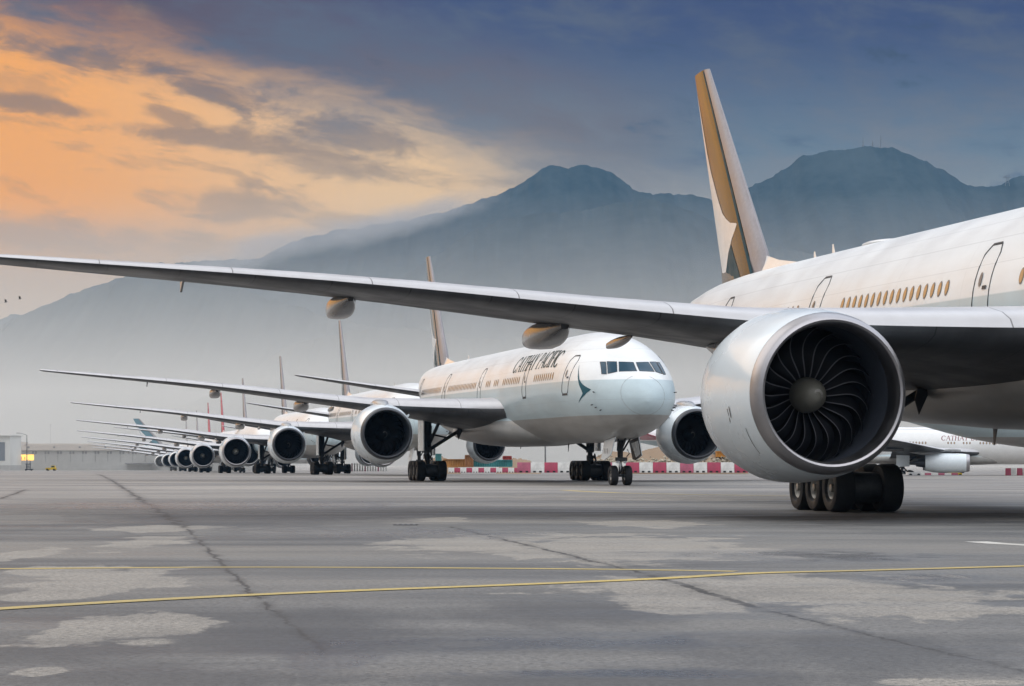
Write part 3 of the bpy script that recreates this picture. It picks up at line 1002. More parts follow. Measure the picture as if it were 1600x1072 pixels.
GROUP = 'airliners parked wing to wing along the apron'
near = make_airliner('airliner', 'ge', True, True, False)
near.location = (22.269, 35.79, 0); near.rotation_euler = (0, 0, R(90 + 11.824))
tag(near, 'nearest airliner, its huge engine open to the viewer and its nose beyond the frame', 'airliner', GROUP)
second = make_airliner('airliner', 'rr', False, False, True)
second.location = (7.0, 131.93, 0); second.rotation_euler = (0, 0, R(90 + 11.168))
tag(second, 'white airliner whose whole nose, cockpit windows and green titles face the viewer', 'airliner', GROUP)
SMALL = ('cabin_window', 'cabin_window_row', 'door', 'blade_antenna', 'antenna_radome', 'cowl_vent', 'nacelle_chine', 'title_lettering', 'cockpit_window', 'spinner_spiral')
far_ge = make_airliner('airliner', 'ge', False, False, False)
third = copy_tree(second, ('title_lettering',))
place(third, 451.8, 245.0, 10.2, 'rr', -0.17)
tag(third, 'third airliner of the row, dark engine just left of the big titled airliner', 'airliner', GROUP)
row = [(369.7, 335.0, 10.4, 'ge', 'airliner with the pale ringed engine, fourth along the row'),
       (317.5, 425.0, 10.2, 'ge', 'fifth airliner of the row, left of the pale ringed engine'),
       (291.0, 512.0, 10.2, 'ge', 'sixth airliner of the row, engine half hidden by the fifth'),
       (276.0, 600.0, 10.0, 'rr', 'seventh airliner of the row, its engine a narrow dark crescent'),
       (263.5, 690.0, 10.0, 'rr', 'eighth airliner of the row, last but one and faint with haze'),
       (251.0, 780.0, 10.0, 'rr', 'farthest airliner of the row, smallest engine at its left end')]
first_ge = True
for u, Y, h, k, lab in row:
    if k == 'ge' and first_ge: o = far_ge; first_ge = False
    else: o = copy_tree(far_ge if k == 'ge' else second, SMALL)
    place(o, u, Y, h, k)
    tag(o, lab, 'airliner', GROUP)
    if u in (291.0, 276.0):
        for c in o.children:
            if c.name.startswith('tail_fin'):
                c.data = c.data.copy(); c.data.materials[0] = M['red']; c.data.materials[1] = M['red']
                for g in list(c.children): bpy.data.objects.remove(g) if g.name.startswith('brush') else None
# a parked airliner behind the row whose fin shows over the third wing
o = copy_tree(far_ge, SMALL)
o.location = (-27.5, 383.0, -0.7); o.rotation_euler = (0, 0, R(101))
tag(o, 'airliner behind the row, only its pale thin fin showing above a wing', 'airliner')
# airliners on the far side, right of the near engine, seen side on
o = copy_tree(second, SMALL)
o.location = (90.7, 264.5, -0.3); o.rotation_euler = (0, 0, R(210))
tag(o, 'airliner seen side on under the nearest belly, showing its rear fuselage', 'airliner')
mb = MB(); title(mb, 'B-HNG', 48.8, R(-15.5), 0.55, 0.62)
mb.build('registration_lettering', [M['marking']], o, 0)
drg = copy_tree(far_ge, tuple(s for s in SMALL if s not in ('cabin_window',)))
drg.scale = (0.68, 0.68, 0.68)
drg.location = (72.2, 304.6, -0.85); drg.rotation_euler = (0, 0, R(180 - 8))
for c in drg.children:
    if c.name.startswith('engine'):
        for e in [c] + list(c.children):
            e.data = e.data.copy()
            for v in e.data.vertices:
                sy = 9.8 if v.co.y > 0 else -9.8
                v.co.x = 25.6 + (v.co.x - 25.6) * 1.45; v.co.y = sy + (v.co.y - sy) * 0.82; v.co.z = 2.6 + (v.co.z - 2.97) * 0.82
tag(drg, 'white airliner side on in the distance with dark red titles above its windows', 'airliner')
for wd, xx in (('CATHAY', 30.3), ('DRAGON', 25.17)):
    mb = MB(); title(mb, wd, xx, R(21), 1.0, 0.95)
    mb.build('title_lettering', [M['title_red']], drg, 0)
for c in drg.children:
    if c.name.split('.')[0] == 'fuselage':
        c.data = c.data.copy(); c.data.materials[0] = M['white']
o = copy_tree(second, SMALL)
o.location = (-55.0, 850.0, -2.6); o.rotation_euler = (0, 0, R(180))
for c in o.children:
    if c.name.startswith('tail_fin'):
        c.data = c.data.copy(); c.data.materials[0] = M['bright_teal']
tag(o, 'far airliner side on, broad teal fin standing above the wing tips', 'airliner')
red = copy_tree(second, SMALL)
red.location = (89.0, 470.0, -1.3); red.rotation_euler = (0, 0, R(180))
for c in red.children:
    if c.name.startswith('tail_fin'):
        c.data = c.data.copy(); c.data.materials[0] = M['red']; c.data.materials[1] = M['red']
    if c.name.startswith('stabilizer'):
        c.data = c.data.copy()
        for i in range(3): c.data.materials[i] = M['red']
tag(red, 'red tailed airliner glimpsed between the second nose and its far engine', 'airliner')

# ------------------------------------------------------------------ ground
def ground_mat():
    m, t, b = new_mat('apron_concrete_and_asphalt')
    geo = t.node('ShaderNodeNewGeometry').outputs['Position']
    x, y, z = t.sep(geo)
    xy = t.xyz(x, y, 0)
    nf = t.noise(xy, 0.9, 6, 0.62)
    nl = t.noise(xy, 0.13, 4, 0.55)
    st = t.noise(t.xyz(t.mul(x, 0.10), t.mul(y, 0.42), 0), 1.0, 5, 0.6)           # sweeping marks that run across the stand
    st2 = t.noise(t.xyz(t.mul(x, 0.03), t.mul(y, 0.11), 3.0), 1.0, 4, 0.6)
    fine = t.noise(xy, 17.0, 4, 0.75)
    agg = t.noise(xy, 70.0, 2, 0.6)
    # pale worn patches with ragged edges, each at its own place on the stand
    field = None
    wob = t.add(t.mul(t.sub(t.noise(t.xyz(t.mul(x, 1.05), t.mul(y, 0.42), 1.0), 1.0, 6, 0.62, 0.4), 0.5), 3.0), t.mul(t.sub(t.noise(t.xyz(t.mul(x, .5), y, 7), 2.2, 3, 0.6), 0.5), 0.6))
    for cx, cy, rx, ry in PATCHES:
        d = t.m('SQRT', t.add(t.m('POWER', t.mul(t.sub(x, cx), 1 / rx), 2.0), t.m('POWER', t.mul(t.sub(y, cy), 1 / ry), 2.0)))
        e = t.sub(1.0, d)
        field = e if field is None else t.m('MAXIMUM', field, e)
    pale = t.mul(t.ss(t.add(field, t.mul(wob, 0.95), t.mul(t.sub(nf, 0.5), 0.5)), -0.04, 0.20), t.ss(t.add(nf, t.mul(st, 0.5)), 0.45, 0.85, 0.55, 1.0))
    dark = None
    for cx, cy, rx, ry in DARKS:
        d = t.m('SQRT', t.add(t.m('POWER', t.mul(t.sub(x, cx), 1 / rx), 2.0), t.m('POWER', t.mul(t.sub(y, cy), 1 / ry), 2.0)))
        e = t.sub(1.0, d)
        dark = e if dark is None else t.m('MAXIMUM', dark, e)
    dark = t.ss(t.add(dark, t.mul(wob, 0.5)), -0.15, 0.6)
    wet = None
    for cx, cy, rx, ry in DAMPS:
        d = t.m('SQRT', t.add(t.m('POWER', t.mul(t.sub(x, cx), 1 / rx), 2.0), t.m('POWER', t.mul(t.sub(y, cy), 1 / ry), 2.0)))
        e = t.sub(1.0, d)
        wet = e if wet is None else t.m('MAXIMUM', wet, e)
    wet = t.mul(t.ss(t.add(wet, t.mul(wob, 0.75)), -0.1, 0.55), t.ss(nf, 0.32, 0.55, 0.35, 1.0))
    base = t.mix(t.ss(st, 0.35, 0.68), (0.075, 0.077, 0.08), (0.168, 0.165, 0.16))
    base = t.mix(t.ss(nl, 0.42, 0.62, 0, 0.6), base, (0.18, 0.174, 0.164))
    base = t.mix(t.ss(st2, 0.5, 0.66, 0, 0.7), base, (0.22, 0.205, 0.185))
    base = t.mix(t.mul(dark, 0.72), base, (0.056, 0.058, 0.063))
    base = t.mix(t.mul(pale, 0.8), base, t.mix(nf, (0.27, 0.25, 0.22), (0.34, 0.315, 0.28)))
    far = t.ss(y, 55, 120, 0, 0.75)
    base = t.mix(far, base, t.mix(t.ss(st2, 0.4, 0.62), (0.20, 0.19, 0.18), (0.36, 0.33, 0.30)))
    # sealed joints and cracks: broken dark lines
    jit = t.mul(t.sub(t.noise(xy, 0.7, 4, 0.65), 0.5), 1.1)
    jit2 = t.mul(t.sub(t.noise(xy, 6.0, 3, 0.6), 0.5), 0.18)
    seam = None
    for (x0, y0), (x1, y1), w, amp in SEAMS:
        L = math.hypot(x1 - x0, y1 - y0); dx, dy = (x1 - x0) / L, (y1 - y0) / L
        px, py = t.sub(x, x0), t.sub(y, y0)
        al = t.add(t.mul(px, dx), t.mul(py, dy))
        ac = t.m('ABSOLUTE', t.add(t.add(t.mul(px, -dy), t.mul(py, dx)), t.mul(jit, amp), jit2))
        inside = t.mul(t.ss(al, 0, 0.5), t.ss(al, L - 0.5, L, 1, 0))
        core = t.mul(t.ss(ac, w * 0.6, w, 1, 0), 1.0)
        halo = t.mul(t.ss(ac, w, w * 5, 1, 0), t.ss(nf, 0.38, 0.62), 0.5)
        e = t.mul(inside, t.m('MAXIMUM', core, halo))
        seam = e if seam is None else t.m('MAXIMUM', seam, e)
    base = t.mix(t.mul(seam, t.ss(t.noise(xy, 0.35, 3, 0.6), 0.34, 0.5, 0.45, 1.0)), base, (0.035, 0.033, 0.032))
    # slab grid, barely visible
    sp = t.m('MAXIMUM', t.mul(t.ss(nf, 0.45, 0.75), 0.0), 0.0)
    grit = t.add(t.mul(t.ss(fine, 0.3, 0.7), 0.6), t.mul(t.ss(agg, 0.35, 0.65), 0.4))
    base = t.mix(1.0, base, t.mix(grit, (0.30, 0.30, 0.305), (1.50, 1.49, 1.47)), 'MULTIPLY')
    pits = t.ss(t.noise(xy, 15.0, 3, 0.75), 0.53, 0.64)
    base = t.mix(t.mul(pits, t.ss(y, 50, 20), 0.7), base, (0.035, 0.035, 0.037))
    spots = t.ss(t.noise(xy, 3.0, 3, 0.7), 0.70, 0.78)
    base = t.mix(t.mul(spots, 0.5), base, (0.05, 0.05, 0.05))
    base = t.mix(t.mul(wet, 0.16), base, (0.09, 0.094, 0.10))
    t.put(b.inputs['Base Color'], base)
    damp = t.ss(t.noise(t.xyz(t.mul(x, 0.16), t.mul(y, 0.5), 11), 1.0, 4, 0.6), 0.46, 0.66)
    rgh = t.add(t.mul(t.sub(1.0, damp), 0.28), 0.32, t.mul(grit, 0.12), t.mul(pale, 0.10))
    t.put(b.inputs['Roughness'], t.m('MULTIPLY_ADD', wet, t.sub(0.27, rgh), rgh))
    b.inputs['Specular IOR Level'].default_value = 0.42
    bn = t.node('ShaderNodeBump'); bn.inputs['Strength'].default_value = 0.35; bn.inputs['Distance'].default_value = 0.012
    t.put(bn.inputs['Height'], t.mul(t.add(fine, t.mul(agg, 0.5)), t.sub(1.0, t.mul(wet, 0.92)))); t.l.new(bn.outputs[0], b.inputs['Normal'])
    return m


def gpt(u, v):
    y = HC * F / (v - Y0)
    return ((u - 800) * y / F, y)


def ell(u, v, du, dv):
    cx, cy = gpt(u, v); a = gpt(u, v - dv)[1]; c = gpt(u, v + dv)[1]
    return (cx, (a + c) / 2, du * cy / F, (a - c) / 2)


PATCHES = [ell(150, 912, 118, 26), ell(185, 985, 150, 26), ell(235, 848, 62, 12), ell(255, 826, 110, 5), ell(20, 868, 45, 12), ell(700, 851, 105, 14), ell(960, 858, 240, 24), ell(1010, 818, 90, 6), ell(1230, 928, 340, 30), ell(1400, 952, 190, 14), ell(690, 812, 50, 4), ell(60, 1050, 50, 8), ell(1500, 1066, 120, 6), ell(1100, 776, 300, 6), ell(420, 762, 200, 3), ell(120, 890, 90, 9)]
DAMPS = [ell(520, 1034, 95, 26), ell(850, 1006, 420, 13), ell(620, 834, 260, 10), ell(1250, 868, 260, 9), ell(330, 790, 380, 10), ell(900, 1052, 330, 9), ell(1450, 905, 160, 9)]
DARKS = [ell(350, 815, 330, 22), ell(120, 1018, 190, 20), ell(700, 800, 380, 10), ell(450, 990, 220, 46), ell(900, 960, 200, 30), ell(1350, 812, 300, 10), ell(1350, 1020, 330, 40), ell(250, 1062, 420, 26), ell(1000, 1064, 520, 24)]
SEAMS = [(gpt(150, 735), gpt(292, 826), 0.10, 0.9), (gpt(292, 826), gpt(405, 938), 0.035, 0.25), (gpt(405, 938), gpt(520, 1024), 0.03, 0.3), (gpt(700, 822), gpt(1010, 897), 0.05, 0.3), (gpt(1010, 897), gpt(1190, 952), 0.08, 0.3), (gpt(1190, 952), gpt(1640, 1058), 0.03, 0.25), (gpt(0, 780), gpt(40, 765), 0.08, 0.4)]

gm = MB()
ys = [-3000, -300, 0, 8, 40, 100, 165, 250, 310, 390, 480, 880, 1500, 3000, 6900]
xs = [-6500, -600, -120, 0, 120, 600, 6500]
for y in ys:
    for x in xs: gm.v.append((x, y, gz(y)))
for i in range(len(ys) - 1):
    for j in range(len(xs) - 1):
        a = i * len(xs) + j; gm.face((a, a + 1, a + 1 + len(xs), a + len(xs)))
tag(gm.build('ground', [ground_mat()], None, 0), kind='structure')


def worn_line_mat(name, col):
    m, t, b = new_mat(name)
    geo = t.node('ShaderNodeNewGeometry').outputs['Position']
    x, y, z = t.sep(geo); xy = t.xyz(x, y, 0)
    w = t.ss(t.add(t.mul(t.noise(xy, 14.0, 4, 0.7), 0.6), t.mul(t.noise(xy, 0.4, 3, 0.5), 0.5)), 0.40, 0.62)
    t.put(b.inputs['Base Color'], t.mix(t.mul(w, 0.55), col, (0.20, 0.18, 0.13)))
    b.inputs['Roughness'].default_value = 0.6
    return m


M['yellow_line'] = worn_line_mat('worn_yellow_paint', (0.56, 0.41, 0.10))
M['white_line'] = worn_line_mat('worn_white_paint', (0.78, 0.77, 0.74))


def strip(name, pts, w, mat, z=0.004):
    mb = MB(); P = [Vector((x, y)) for x, y in pts]; L = []
    for i, p in enumerate(P):
        d = (P[min(i + 1, len(P) - 1)] - P[max(i - 1, 0)]).normalized(); n = Vector((-d.y, d.x))
        L.append((p + n * w / 2, p - n * w / 2))
    for (a, b), (c, d) in zip(L, L[1:]): mb.poly([(a.x, a.y, z), (b.x, b.y, z), (d.x, d.y, z), (c.x, c.y, z)])
    return tag(mb.build(name, [mat], None, 0), kind='structure')


def smooth(pts, n=8):
    out = []
    for i in range(len(pts) - 1):
        p0, p1, p2, p3 = pts[max(i - 1, 0)], pts[i], pts[i + 1], pts[min(i + 2, len(pts) - 1)]
        for q in range(n):
            t = q / n
            out.append(tuple(0.5 * ((2 * b) + (-a + c) * t + (2 * a - 5 * b + 4 * c - d) * t * t + (-a + 3 * b - 3 * c + d) * t ** 3) for a, b, c, d in zip(p0, p1, p2, p3)))
    return out + [pts[-1]]


strip('road_marking', smooth([gpt(-400, 893), gpt(0, 889), gpt(400, 886.5), gpt(800, 888.5), gpt(1000, 890.5), gpt(1150, 893)]), 0.28, M['yellow_line'])
strip('road_marking', smooth([gpt(-300, 975), gpt(0, 952), gpt(400, 930), gpt(800, 914.5), gpt(1025, 905), gpt(1175, 896.5), gpt(1350, 892), gpt(1600, 885), gpt(1900, 876)]), 0.30, M['yellow_line'], 0.008)
strip('road_marking', [gpt(1524, 846.5), gpt(1560, 849.5), gpt(1640, 854)], 0.42, M['white_line'])
strip('road_marking', smooth([gpt(880, 766), gpt(960, 770), gpt(1100, 773), gpt(1230, 775)]), 0.5, M['yellow_line'])
# drain cover
mb = MB(); cx, cy = gpt(634, 820.3); mb.box((cx, cy, 0.006), (0.52, 0.62, 0.012))
mb2 = MB()
for q in range(4): mb2.box((cx - 0.18 + 0.12 * q, cy, 0.0145), (0.05, 0.5, 0.004))
dc = mb.build('drain_cover', [M['seal']], None); mb2.build('grating', [M['steel']], dc)
tag(dc, 'small dark iron drain cover flush with the apron', 'drain cover')

# ------------------------------------------------------------------ mountains
from mathutils import noise as mn


def hill_mat(name, c0, c1):
    m, t, b = new_mat(name)
    geo = t.node('ShaderNodeNewGeometry').outputs['Position']
    gx, gy, gz_ = t.sep(geo)
    n = t.add(t.mul(t.noise(geo, 0.004, 6, 0.65), 0.35), t.mul(t.noise(geo, 0.035, 4, 0.7), 0.3), t.mul(t.noise(t.xyz(t.mul(gx, 0.013), t.mul(gy, 0.002), t.mul(gz_, 0.003)), 1.0, 4, 0.6, 0.8), 0.35))
    t.put(b.inputs['Base Color'], t.mix(t.ss(n, 0.38, 0.62), c0, c1))
    b.inputs['Roughness'].default_value = 1.0; b.inputs['Specular IOR Level'].default_value = 0.05
    return m


def mountain(name, ridge, D, front, back, mat, rough=1.0, seed=0.0, spurs=1.0):
    mb = MB(); us = list(range(int(ridge[0][0]), int(ridge[-1][0]) + 1, 4)); nt = 34
    base = gz(D) - 8
    for u in us:
        h = (Y0 - interp(u, ridge)) * D / F + HC
        h += rough * D / 4500 * (5.0 * mn.fractal(Vector((u * 0.035, seed, 0)), 0.8, 2.0, 6) + 1.6 * mn.noise(Vector((u * 0.22, seed, 1))))
        x = (u - 800) * D / F
        for i in range(nt + 1):
            t = -1 + 2 * i / nt
            y = D + (front if t < 0 else back) * t
            k = (1 - abs(t)) ** 1.15
            n = mn.fractal(Vector((x * 0.0022, y * 0.0016, seed + 3)), 0.9, 2.0, 6)
            w = math.sin(math.pi * (1 - abs(t))) * spurs
            z = base + (h - base) * max(0.0, k + 0.17 * n * w - 0.10 * w)
            mb.v.append((x, y, min(z, base + (h - base) * (1 - 0.25 * abs(t))) if i != nt // 2 else h))
    for a in range(len(us) - 1):
        for i in range(nt):
            p = a * (nt + 1) + i; mb.face((p, p + nt + 1, p + nt + 2, p + 1))
    return tag(mb.build(name, [mat], None, 60), kind='structure')


hm1 = hill_mat('forest_hillside', (0.020, 0.034, 0.040), (0.050, 0.066, 0.072))
mountain('mountain', [(-500, 560), (-100, 520), (60, 482), (120, 456), (190, 434), (250, 412), (320, 408), (400, 404), (450, 380), (520, 362), (600, 350), (680, 334), (735, 318), (790, 299), (830, 276), (864, 258), (884, 263), (905, 257), (950, 268), (985, 290), (1005, 302), (1060, 304), (1095, 306), (1125, 316), (1175, 291), (1215, 272), (1265, 240), (1310, 235), (1350, 230), (1390, 231), (1430, 245), (1480, 270), (1530, 293), (1556, 289), (1600, 275), (1700, 262), (1900, 300), (2200, 420)], 4600, 1500, 900, hm1, 1.0, 1.0)
mountain('mountain', [(-700, 640), (-300, 600), (-60, 530), (0, 510), (40, 490), (100, 466), (150, 450), (190, 437), (240, 432), (330, 440), (430, 470), (560, 505), (700, 540), (900, 570), (1200, 600)], 3300, 1000, 700, hm1, 1.2, 5.0)
mountain('mountain', [(300, 640), (420, 560), (560, 470), (680, 400), (760, 352), (830, 335), (900, 330), (1010, 312), (1080, 330), (1180, 380), (1300, 400), (1500, 420), (1800, 440), (2100, 520)], 3900, 1100, 800, hm1, 1.0, 9.0)
mountain('hill', [(150, 690), (360, 600), (470, 535), (620, 512), (760, 530), (900, 520), (1100, 505), (1400, 515), (1800, 560), (2100, 620)], 2500, 700, 600, hm1, 1.2, 13.0)
# masts on the summit
for u, v0, v1 in ((1348.5, 214, 231), (1363.5, 219, 231), (1376, 211, 231)):
    x, y, z0 = at(u, 4600, v1 + 3); h = (v1 + 3 - v0) * 4600 / F
    mb = MB(); mb.tube([(x, y, z0), (x, y, z0 + h * 0.6), (x, y, z0 + h)], [1.3, 0.9, 0.35], 8); o = mb.build('radio_mast', [M['steel']], None)
    mb = MB()
    for k in (0.35, 0.6): mb.lathe([(-0.6, 0.9), (-0.6, 1.8), (0.6, 1.8), (0.6, 0.9)], 'z', (x, y, z0 + h * k), 10)
    mb.build('platform', [M['steel']], o)
    tag(o, {1348.5: 'leftmost thin radio mast on the right summit', 1363.5: 'shortest radio mast, between the two others on the summit', 1376: 'tallest radio mast, right of the others on the summit'}[u], 'mast', 'radio masts on the summit')
x, y, z = at(1574, 4560, 288)
mb = MB()
for s in (-1, 1): mb.tube([(x + 4 * s, y, z - 3), (x + 1.2 * s, y, z + 12)], 0.6, 6)
mb.box((x, y, z + 12.5), (16, 2.0, 1.2)); mb.box((x, y, z + 15), (9, 2.0, 1.0))
for q in range(3): mb.tube([(x - 2.6 + q * .8, y, z + 2 + 3.4 * q), (x + 2.6 - q * .8, y, z + 4 + 3.4 * q)], 0.4, 6)
tag(mb.build('cable_tower', [M['steel']], None), 'small lattice tower on the ridge at the right edge', 'tower')

# ------------------------------------------------------------------ barriers, containers and vehicles beyond the row
M['pink'] = paint('faded_red_plastic', (0.42, 0.035, 0.09), 0.45, grime=0.2, scale=1.5)
M['pink2'] = paint('sun_bleached_red_plastic', (0.46, 0.10, 0.17), 0.5, grime=0.25, scale=1.5)
M['plastic_white'] = paint('white_plastic', (0.72, 0.71, 0.68), 0.45, grime=0.2, scale=1.5)
protos = {}


def barrier(u0, u1, v0, v1, Y, col, lab, group):
    xm = ((u0 + u1) / 2 - 800) * Y / F; w = (u1 - u0) * Y / F; h = (v1 - v0) * Y / F
    key = (col, round(w, 2), round(h, 2))
    z = HC + (Y0 - v1) * Y / F
    if key not in protos:
        mb = MB(); d = 0.5 * h
        prof = [(-d * .5, 0.0), (-d * .5, 0.22 * h), (-d * .30, 0.42 * h), (-d * .20, h * 0.96), (-d * .14, h), (d * .14, h), (d * .20, h * 0.96), (d * .30, 0.42 * h), (d * .5, 0.22 * h), (d * .5, 0.0)]
        e = w / 2 - 0.012
        mb.loft([[(-e, a, b) for a, b in prof], [(-e + .03, a * 1.03, b) for a, b in prof], [(e - .03, a * 1.03, b) for a, b in prof], [(e, a, b) for a, b in prof]])
        mb.box((-w * 0.22, -d * 0.47, h * 0.10), (w * 0.2, 0.06 * h, h * 0.16), 1); mb.box((w * 0.22, -d * 0.47, h * 0.10), (w * 0.2, 0.06 * h, h * 0.16), 1)
        protos[key] = mb.build('traffic_barrier', [M[col], M['dark']], None, 40); o = protos[key]
    else:
        o = protos[key].copy(); COL.objects.link(o)
    o.location = (xm, Y, z); tag(o, lab, 'barrier', group)


BG = 'red and white water filled barriers across the apron'
u = 808.0; i = 0
BY = 290.0
while u < 1215:
    w = 21.2
    red_ = i % 2 == 0
    col = ('pink' if (i // 2) % 3 else 'pink2') if red_ else 'plastic_white'
    lab = ({'pink': 'deep red', 'pink2': 'faded red', 'plastic_white': 'white'}[col]) + ' tall water filled barrier in the alternating run behind the second airliner'
    barrier(u, u + w, 722.5, 738.6, BY, col, lab, BG)
    u += w; i += 1
u = 700.5; i = 0
while u < 806:
    red_ = i % 2 == 1
    barrier(u, u + 9.35, 731.0, 738.4, 300, 'pink' if red_ else 'plastic_white', ('small red' if red_ else 'small white') + ' barrier in the low run left of the tall barriers', 'low red and white barriers')
    u += 9.35; i += 1
for i, uu in enumerate((1571, 1579, 1589, 1598)):
    barrier(uu, uu + 8.5, 731.5, 745.0, 240, 'pink' if i % 2 == 0 else 'plastic_white', ('red' if i % 2 == 0 else 'white') + ' barrier in the short group at the right edge of the frame', 'barriers at the right edge')
for i in range(7):
    barrier(1424 + i * 10.5, 1434 + i * 10.5, 739.0, 745.2, 245, 'plastic_white' if i % 2 else 'pink2', ('white' if i % 2 else 'red') + ' low barrier under the side on airliner with dark red titles', 'low barriers under the side on airliner')
# striped hoarding panels
for i in range(14):
    Y = 420.0; u0 = 550 + i * 4.1
    x, _, _ = at(u0, Y); z = HC + (Y0 - 736.5) * Y / F; h = 12.5 * Y / F; w = 2.1 * Y / F
    mb = MB(); mb.box((x, Y, z + h / 2), (w, 0.08, h)); mb.box((x, Y, z + 0.06), (w * 1.2, 0.5, 0.12))
    o = mb.build('fence_panel', [M['plastic_white'] if i % 5 else M['pink2']], None, 0)
    tag(o, 'narrow white fence panel standing in the row under the second wing' if i % 5 else 'narrow reddish fence panel standing in the row under the second wing', 'fence panel', 'striped fence panels under the second wing')

# earth mounds
M['earth'] = hill_mat('bare_earth', (0.20, 0.14, 0.095), (0.33, 0.25, 0.18))


def mound(u0, u1, vtop, Y, lab, seed):
    mb = MB(); n = 36; k = 12; x0, x1 = (u0 - 800) * Y / F, (u1 - 800) * Y / F; H = (740 - vtop) * Y / F; d = H * 2.2; zb = HC + (Y0 - 741) * Y / F
    for i in range(n + 1):
        f = i / n; hh = H * math.sin(math.pi * f) ** 0.55 * (0.85 + 0.3 * mn.noise(Vector((f * 4, seed, 0))))
        for j in range(k + 1):
            g = j / k; y = Y - d + 2 * d * g
            zz = zb + hh * math.sin(math.pi * g) * (1 + 0.12 * mn.fractal(Vector((f * 14, g * 6, seed)), 0.8, 2, 4))
            mb.v.append((lerp(x0, x1, f), y, zz))
    for i in range(n):
        for j in range(k):
            p = i * (k + 1) + j; mb.face((p, p + k + 1, p + k + 2, p + 1))
    tag(mb.build('earth_mound', [M['earth']], None, 60), lab, 'earth mound')


mound(905, 1165, 690, 330, 'large bare brown earth mound behind the tall barriers', 1.0)
mound(640, 720, 708, 345, 'low brown earth mound behind the second main gear', 4.0)
mound(775, 846, 711, 350, 'low brown earth mound behind the first tall red barrier', 7.0)
# rubble on the foot of the mound: pale broken stones
mb = MB()
for i in range(420):
    u = random.uniform(935, 1190); Y = 322 - random.random() * 8; v = 725.5 - abs(random.gauss(0, 1)) * 5.0
    x, y, z = at(u, Y, v); r = random.uniform(0.08, 0.32)
    pts = []
    n0 = len(mb.v)
    for q in range(6):
        a = q * math.pi / 3; mb.v.append((x + r * math.cos(a) * random.uniform(.7, 1.3), y + r * math.sin(a), z + random.uniform(-.1, .1)))
    mb.v.append((x, y, z + r * 0.8)); mb.v.append((x, y, z - r))
    for q in range(6): mb.face((n0 + q, n0 + (q + 1) % 6, n0 + 6)); mb.face((n0 + (q + 1) % 6, n0 + q, n0 + 7))
M['stone'] = paint('broken_concrete', (0.50, 0.44, 0.34), 0.9, grime=0.3, scale=2)
tag(mb.build('rubble', [M['stone']], None, 0), kind='stuff')

# containers and plant
for nm, (u0, u1, v0, v1, Y, col, lab) in enumerate([(693, 731, 717.5, 730, 308, (0.50, 0.24, 0.07), 'long orange steel container behind the low barriers'), (738, 800, 718.5, 729.5, 309, (0.05, 0.26, 0.27), 'long teal steel container behind the low barriers'), (681, 689, 709, 721, 320, (0.10, 0.33, 0.33), 'small teal cabin behind the second main gear'), (727, 739, 711, 730, 306, (0.33, 0.15, 0.06), 'upright rusty brown tank between the two long containers'), (786, 799, 712.5, 719, 322, (0.42, 0.06, 0.05), 'small red container behind the teal container'), (1120, 1142, 705, 714, 326, (0.6, 0.26, 0.03), 'orange container on the mound, partly behind the near engine')]):
    x0, x1 = (u0 - 800) * Y / F, (u1 - 800) * Y / F; zb = HC + (Y0 - v1) * Y / F; h = (v1 - v0) * Y / F
    mt = paint('container_paint_%d' % nm, col, 0.5, grime=0.3)
    mb = MB(); w = x1 - x0; n = max(4, int(w / 0.28)); pts = []
    for i in range(n * 2 + 1):
        f = i / (n * 2); pts.append((x0 + w * f, Y + (0.06 if (i // 1) % 2 else 0.0)))
    loop = pts + [(x1, Y + 2.4), (x0, Y + 2.4)]
    mb.loft([[(a, b, zb + 0.1) for a, b in loop], [(a, b, zb + h - 0.1) for a, b in loop]], 0, cap0=True, cap1=True)
    root = mb.build('container', [mt], None, 20); tag(root, lab, 'container')
    mb = MB()
    mb.box(((x0 + x1) / 2, Y + 1.2, zb + h - 0.05), (w + 0.1, 2.6, 0.12)); mb.box(((x0 + x1) / 2, Y + 1.2, zb + 0.05), (w + 0.1, 2.6, 0.12))
    for xx in (x0, x1): mb.box((xx, Y - 0.01, zb + h / 2), (0.14, 0.1, h - 0.25))
    mb.build('corner_frame', [mt], root, 0)


# small service vehicles
def cart(u, v, Y, w, h, mat, lab, name='service_vehicle', cab=True):
    x = (u - 800) * Y / F; z = HC + (Y0 - v) * Y / F
    root = empty(name, (x, Y, z)); tag(root, lab, 'vehicle')
    mb = MB(); mb.box((0, 0, h * 0.38), (w, 1.7, h * 0.36), 0, 0, 0.98)
    if cab: mb.box((w * 0.22, 0, h * 0.76), (w * 0.4, 1.55, h * 0.44), 0, 0, 0.86)
    mb.box((-w * 0.47, 0, h * 0.3), (w * 0.04, 1.75, h * 0.12))
    mb.build('body', [mat], root, 30)
    if cab:
        mb = MB(); mb.box((w * 0.22, -0.74, h * 0.78), (w * 0.3, 0.06, h * 0.24)); mb.build('side_window', [M['glass']], root)
    for a in (-0.32, 0.32):
        for b in (-0.8, 0.8):
            mb = MB(); mb.lathe([(-0.12, 0.02), (-0.12, h * 0.2), (0.12, h * 0.2), (0.12, 0.02)], 'y', (a * w, b, h * 0.2), 16); mb.build('wheel', [M['tyre']], root)
    return root


M['veh_yellow'] = paint('yellow_vehicle_paint', (0.62, 0.42, 0.03), 0.4)
M['veh_white'] = paint('white_vehicle_paint', (0.70, 0.70, 0.70), 0.4)
cart(80, 735.5, 640, 2.6, 1.3, M['veh_yellow'], 'small yellow tug far away on the open apron at left', cab=True)
cart(1492, 745.5, 246, 1.1, 0.75, M['veh_yellow'], 'small orange yellow cart under the distant side on engine', cab=False)
cart(1427, 744.5, 243, 1.2, 0.72, M['veh_white'], 'low white equipment cart right of the near wheels', cab=False)
